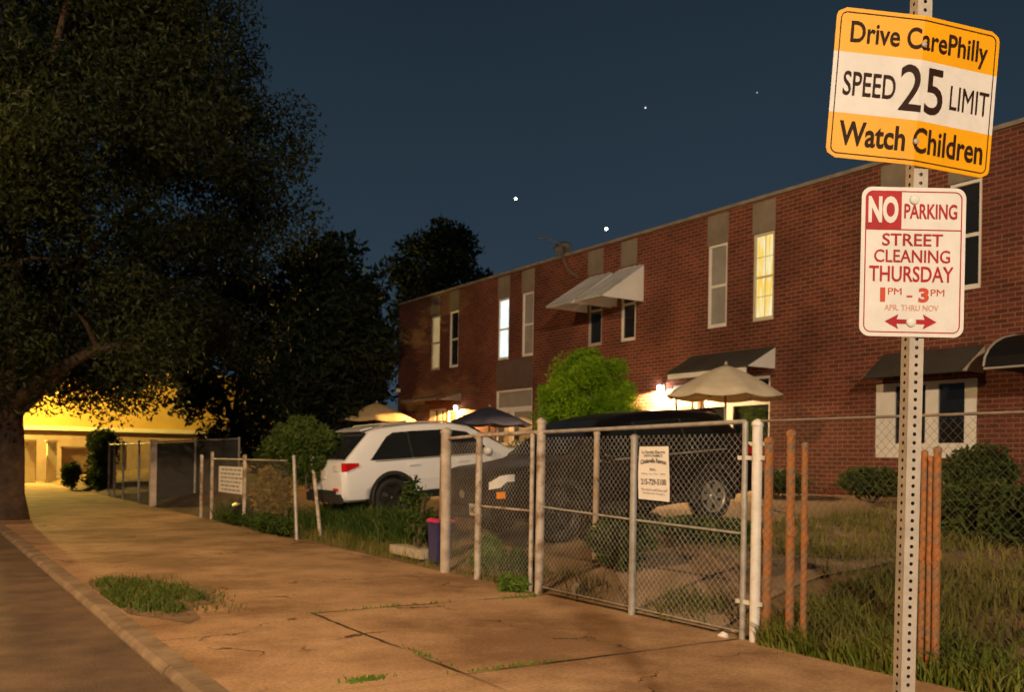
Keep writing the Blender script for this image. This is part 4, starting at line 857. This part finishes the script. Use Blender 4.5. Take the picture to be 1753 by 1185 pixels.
# ------------------------------------------------------------------ street sign post
M_signwhite = mat('reflective_white', (.66, .64, .63), (.59, .57, .56), 14, .38)
M_signyel = mat('reflective_amber', (.76, .37, .002), (.70, .32, .0015), 5, .38)
M_signred = mat('sign_red', (.40, .010, .018), (.30, .007, .012), 14, .5, spec=.2)
M_signorange = mat('sign_faded_red', (.52, .07, .03), (.44, .045, .025), 14, .5, spec=.2)
M_signfaded = mat('sign_pale_red', (.62, .34, .24), (.5, .24, .17), 30, .5)
M_signblack = mat('sign_black', (.03, .010, .006), (.02, .007, .005), 20, .6, spec=.15)
M_post = mat('post_steel', (.46, .41, .36), (.37, .33, .29), 16, .5, .15, bump=.15, bscale=60)
zp = 2.76
q0, q1 = ray(1547, 1185), ray(1577, 0)
pb, pt_ = CAM+q0*zp, CAM+q1*zp
ex = RIGHT.copy()                                     # post faces the camera axis
pd = (pt_-pb).normalized(); base = pb-pd*((pb.z+.12)/pd.z); topp = pt_+pd*.25
ezv = -FWD; ezv = (ezv-pd*ezv.dot(pd)).normalized(); exv = pd.cross(ezv).normalized()
MP = Matrix(((exv.x, pd.x, ezv.x, base.x), (exv.y, pd.y, ezv.y, base.y), (exv.z, pd.z, ezv.z, base.z), (0, 0, 0, 1)))   # local: x right, y up the post, z towards the street
E = thing('sign_post', 'perforated steel post carrying the yellow speed sign and the white parking sign', 'sign post', M=MP)
Lp = (topp-base).length; pw_ = .0445; cell = .0254; mb = MB(); ncell = int(Lp/cell); hw = pw_/2
for side_ in range(4):
    A = Matrix.Rotation(R(90*side_+8), 4, 'Y')
    for k in range(ncell):
        y0, y1 = k*cell, (k+1)*cell; yc = (y0+y1)/2; rr = .0058
        outer = [(-hw, y0), (0, y0), (hw, y0), (hw, yc), (hw, y1), (0, y1), (-hw, y1), (-hw, yc)]
        inner = [(rr*math.cos(R(225+45*j)), yc+rr*math.sin(R(225+45*j))) for j in range(8)]
        vs = [(a, b, hw) for a, b in outer]+[(a, b, hw) for a, b in inner]
        mb.add(vs, [(j, (j+1)%8, 8+(j+1)%8, 8+j) for j in range(8)], 0, False, A)
mb.build('post', M_post, E)
def rrect(x0, y0, x1, y1, r, n=6):
    out = []
    for cx, cy, a0 in ((x1-r, y1-r, 0), (x0+r, y1-r, 90), (x0+r, y0+r, 180), (x1-r, y0+r, 270)):
        for k in range(n+1): an = R(a0+90*k/n); out.append((cx+r*math.cos(an), cy+r*math.sin(an)))
    return out
def frame_ring(mb, x0, y0, x1, y1, r, t, z, fn):
    o, i = rrect(x0, y0, x1, y1, r), rrect(x0+t, y0+t, x1-t, y1-t, max(.001, r-t)); n = len(o)
    vs, fs = [], []
    for k in range(n):                       # subdivided so that it follows a bent plate
        for q_ in range(8):
            a = Vector(o[k]).lerp(Vector(o[(k+1)%n]), q_/8); b = Vector(i[k]).lerp(Vector(i[(k+1)%n]), q_/8); vs += [fn(a.x, a.y, z), fn(b.x, b.y, z)]
    m_ = len(vs)//2; fs = [(2*k, 2*((k+1)%m_), 2*((k+1)%m_)+1, 2*k+1) for k in range(m_)]
    mb.add(vs, fs)
def postloc(px, py): # point of the sign plane (just before the post) in post coordinates
    r_ = ray(px, py); pn = MP.inverted() @ CAM; dn = MP.to_3x3().inverted() @ r_; k = (hw+.006-pn.z)/dn.z; return pn+dn*k
# --- white parking sign
c = (postloc(1482, 319)+postloc(1656, 323)+postloc(1468, 574)+postloc(1644, 579))/4
Wn, Hn = .305, .437
MS = Matrix.Translation((c.x, c.y, hw+.004)) @ Matrix.Rotation(R(0.2), 4, 'Z')
def pl(u, v, o=0): return MS @ Vector(((u/765-.5)*Wn, (.5-v/1080)*Hn, o))
def nx(x, y, z): return MS @ Vector((x, y, z))
pn_ = MB(); rr_ = rrect(-Wn/2, -Hn/2, Wn/2, Hn/2, .03, 8); pn_.prism([nx(x, y, 0) for x, y in rr_], MS.to_3x3() @ Vector((0, 0, .0022)))
SP = pn_.build('parking_sign', M_signwhite, E); SP['label'] = 'white no parking street cleaning sign with red lettering'
def sub(name, mb, m, par): return mb.build(name, m, par)
O = .0032
fr = MB(); k_ = Wn/765; frame_ring(fr, -Wn/2+28*k_, -Hn/2+28*k_, Wn/2-28*k_, Hn/2-28*k_, .022, .0032, O, nx)
fr.add([pl(32, 303, O), pl(733, 303, O), pl(733, 311, O), pl(32, 311, O)], [(0, 1, 2, 3)])
sub('border', fr, M_signred, SP)
blk = MB(); bp_ = rrect(30, -305, 292, -30, 4, 2); bp_ = [(u, v) for u, v in bp_]
arc = [(30+55-55*math.cos(R(a)), 30+55-55*math.sin(R(a))) for a in range(0, 91, 15)]
blk.add([pl(u, v, O+.0004) for u, v in arc+[(292, 30), (292, 305), (30, 305)]], [tuple(range(len(arc)+3))])
sub('red_block', blk, M_signred, SP)
def words(par, name, m, lst, fn, o):
    for txt, u0, u1, v0, v1, bd in lst:
        mb = MB(); pts, f = text_mesh(txt, u0, -v1, u1, -v0, bd); mb.add([fn(a, -b, o) for a, b in pts], f); sub(name, mb, m, par)
words(SP, 'white_lettering', M_signwhite, [('NO', 48, 268, 68, 262, .045)], pl, O+.0012)
words(SP, 'red_lettering', M_signred, [('PARKING', 312, 700, 118, 228, .02), ('STREET', 155, 600, 335, 425, .012), ('CLEANING', 98, 655, 452, 545, .012), ('THURSDAY', 63, 683, 570, 685, .014)], pl, O+.0004)
words(SP, 'hours_lettering', M_signorange, [('1', 148, 185, 728, 832, .05), ('PM', 205, 305, 730, 778, .0), ('-', 342, 385, 782, 796, .03), ('3', 430, 505, 725, 832, .05), ('PM', 518, 618, 735, 783, .0)], pl, O+.0004)
words(SP, 'faded_lettering', M_signfaded, [('APR. THRU NOV', 180, 578, 850, 893, .01)], pl, O+.0004)
ar = MB(); ar.add([pl(u, v, O+.0004) for u, v in ((185, 972), (285, 918), (272, 956), (478, 956), (465, 918), (565, 972), (465, 1026), (478, 988), (272, 988), (285, 1026))], [(0, 1, 2, 8, 9), (2, 3, 7, 8), (3, 4, 5, 6, 7)])
sub('double_arrow', ar, M_signred, SP)
for u, v in ((385, 88), (378, 975)):
    sub('bolt', MB().lathe([(.001, .0065), (.007, .006), (.0095, .004), (.0145, .0032), (.0145, .001)], 18, 0, Matrix.Translation(pl(u, v, .002))), M_chrome_bolt if 'M_chrome_bolt' in globals() else M_whitepipe, SP)
# --- yellow speed sign: twisted on the post and bent a little along the post
c = (postloc(1431, 5)+postloc(1727, 57)+postloc(1712, 304)+postloc(1416, 261))/4
Wy, Hy = .522, .437
MS2 = Matrix.Translation((c.x, c.y, hw+.014)) @ Matrix.Rotation(R(-3.3), 4, 'Z') @ Matrix.Rotation(R(9), 4, 'Y')
U0 = .5
def ny(x, y, z): return MS2 @ Vector((x, y, z-abs(x)*math.tan(R(6))))
def yl(u, v, o=0): return ny((u-.5)*Wy, (.5-v)*Hy, o)
def plate_mesh(v0, v1, o, th, inset=0, r=.028):
    """a strip of the bent plate between two heights, clipped to the rounded outline"""
    mb = MB(); nu = 36; rows = sorted({v0, v1}|{v0+(v1-v0)*k/10 for k in range(11)})
    def half(y):
        a = Hy/2-inset-abs(y); w = Wy/2-inset
        rr2 = r-inset*.6
        return w if a >= rr2 else w-rr2+math.sqrt(max(0, rr2*rr2-(rr2-a)**2))
    G = []
    for v in rows:
        y_ = (.5-v)*Hy; y_ = max(-Hy/2+inset, min(Hy/2-inset, y_)); hx = half(y_); G.append([(-hx+2*hx*k/nu, y_) for k in range(nu+1)])
    vs = [ny(x, y_, o) for row in G for x, y_ in row]; n_ = len(vs); fs = []
    for i in range(len(G)-1):
        for k in range(nu): a = i*(nu+1)+k; fs.append((a, a+1, a+nu+2, a+nu+1))
    mb.add(vs, fs)
    return mb
mb = plate_mesh(0, 1, 0, 0); mb.m = [0 if not (.295*10 <= (i//36) < 7) else 0 for i in range(len(mb.f))]
# top band, white band, bottom band as one plate with three colours
mb = MB()
for v0, v1, mi in ((0, .295, 0), (.295, .70, 1), (.70, 1, 0)):
    t = plate_mesh(v0, v1, .002, 0); mb.add(t.v, t.f, mi)
SY = mb.build('speed_sign', [M_signyel, M_signwhite], E); SY['label'] = 'yellow and white speed limit 25 sign bent along the post'
sd = SY.modifiers.new('s', 'SOLIDIFY'); sd.thickness = .002; sd.offset = -1
fr = MB(); frame_ring(fr, -Wy/2+.012, -Hy/2+.012, Wy/2-.012, Hy/2-.012, .02, .0028, .0036, ny); sub('border', fr, M_signblack, SY)
words(SY, 'lettering', M_signblack, [('Drive CarePhilly', .085, .925, .085, .272, .014), ('SPEED', .065, .362, .42, .582, .008), ('LIMIT', .70, .958, .425, .585, .0), ('Watch', .065, .44, .752, .915, .022), ('Children', .485, .945, .745, .915, .016)], yl, .0042)
words(SY, 'numeral', M_signblack, [('25', .385, .652, .335, .648, .006)], yl, .0042)
for u, v in ((.5, .195), (.5, .845)):
    sub('bolt', MB().lathe([(.001, .0065), (.006, .006), (.0085, .004), (.0085, .001)], 16, 0, Matrix.Translation(yl(u, v, .004))), M_post, SY)

# ------------------------------------------------------------------ street lamps (outside the frame; the orange one is added fill) and night sky
def street_lamp(label, x, y, height, arm, power, color, rad=.25, hm=None):
    T = Thing('street_lamp', label, 'street lamp', (x, y, 0), 'street lamps'); d = Vector((arm, 0, 0))
    T.part('pole', MB().tube([(x, y, -.15), (x, y, .4), (x, y, height-.6)], [.13, .10, .07], 12), M_galv)
    T.part('arm', MB().tube([(x, y, height-.62), (x+arm*.3, y, height-.1), (x+arm, y, height+.1)], .035, 8), M_galv)
    T.part('lamp_head', MB().box((x+arm*1.12, y, height+.14), (.7, .28, .12)), M_lampbody)
    T.part('lens', MB().box((x+arm*1.12, y, height+.06), (.5, .2, .03)), hm)
    l = bpy.data.lights.new('street_light', 'POINT'); l.energy = power; l.color = color; l.shadow_soft_size = rad
    o = bpy.data.objects.new('street_light', l); COL.objects.link(o); o.parent = T.e; o.location = (arm*1.12, 0, height-.25)
street_lamp('street lamp across the road behind the viewer', -8.4, -14.8, 9.2, 1.3, 18500, (1, .76, .50), .3, emitmat('lamp_lens', (1, .76, .5), 30))
street_lamp('orange fill lamp added across the road to brighten the sidewalk', -7.6, 9.0, 9.2, 1.4, 5000, (1, .60, .26), .3, emitmat('fill_lamp_lens', (1, .55, .18), 30))  # added fill: lifts the sidewalk while missing the sign faces
street_lamp('yellow sodium street lamp near the far end of the sidewalk', 2.0, 51.0, 6.6, .9, 8500, (1, .68, .14), .2, emitmat('sodium_lens', (1, .55, .12), 30))

W = bpy.data.worlds.new('World'); S.world = W; W.use_nodes = True; nt = W.node_tree; N = nt.nodes; L = nt.links
bg = N['Background']; tc = N.new('ShaderNodeTexCoord'); sp = N.new('ShaderNodeSeparateXYZ'); L.new(tc.outputs['Generated'], sp.inputs[0])
rp = N.new('ShaderNodeValToRGB'); e = rp.color_ramp.elements; e[0].position = 0; e[0].color = (.036, .060, .084, 1); e[1].position = .62; e[1].color = (.007, .0145, .025, 1)
e2 = rp.color_ramp.elements.new(.25); e2.color = (.021, .038, .056, 1)
wn = N.new('ShaderNodeTexNoise'); wn.inputs['Scale'].default_value = 2.2; wn.inputs['Detail'].default_value = 4; L.new(tc.outputs['Generated'], wn.inputs['Vector'])
wa = N.new('ShaderNodeMath'); wa.operation = 'MULTIPLY_ADD'; wa.inputs[1].default_value = .16; L.new(wn.outputs['Fac'], wa.inputs[0]); wb = N.new('ShaderNodeMath'); wb.operation = 'SUBTRACT'; wb.inputs[1].default_value = .08; L.new(sp.outputs['Z'], wb.inputs[0]); L.new(wb.outputs[0], wa.inputs[2])
L.new(wa.outputs[0], rp.inputs['Fac']); L.new(rp.outputs['Color'], bg.inputs['Color']); bg.inputs['Strength'].default_value = .86
for px, py, r_, s_, lab in ((883, 340, 1.0, 12, 'bright star left of the brightest, higher above the roofs'), (1038, 392, 1.15, 16, 'brightest star just above the row house roofs'), (1105, 184, .55, 1.8, 'faint star high in the middle of the sky'), (1296, 158, .5, .8, 'faintest star left of the yellow sign')):
    p = CAM+ray(px, py).normalized()*900; bm = bmesh.new(); bmesh.ops.create_icosphere(bm, subdivisions=2, radius=r_)
    me = bpy.data.meshes.new('star'); bm.to_mesh(me); bm.free(); me.materials.append(emitmat('starlight', (.92, .96, 1), s_)); o = bpy.data.objects.new('star', me); COL.objects.link(o); o.location = p; tag(o, lab, 'star', 'stars')

S.view_settings.view_transform = 'Standard'; S.view_settings.look = 'None'; S.view_settings.exposure = .22; S.view_settings.gamma = 1
S.cycles.use_denoising = True; S.cycles.max_bounces = 6; S.cycles.transparent_max_bounces = 4; S.cycles.sample_clamp_indirect = 4
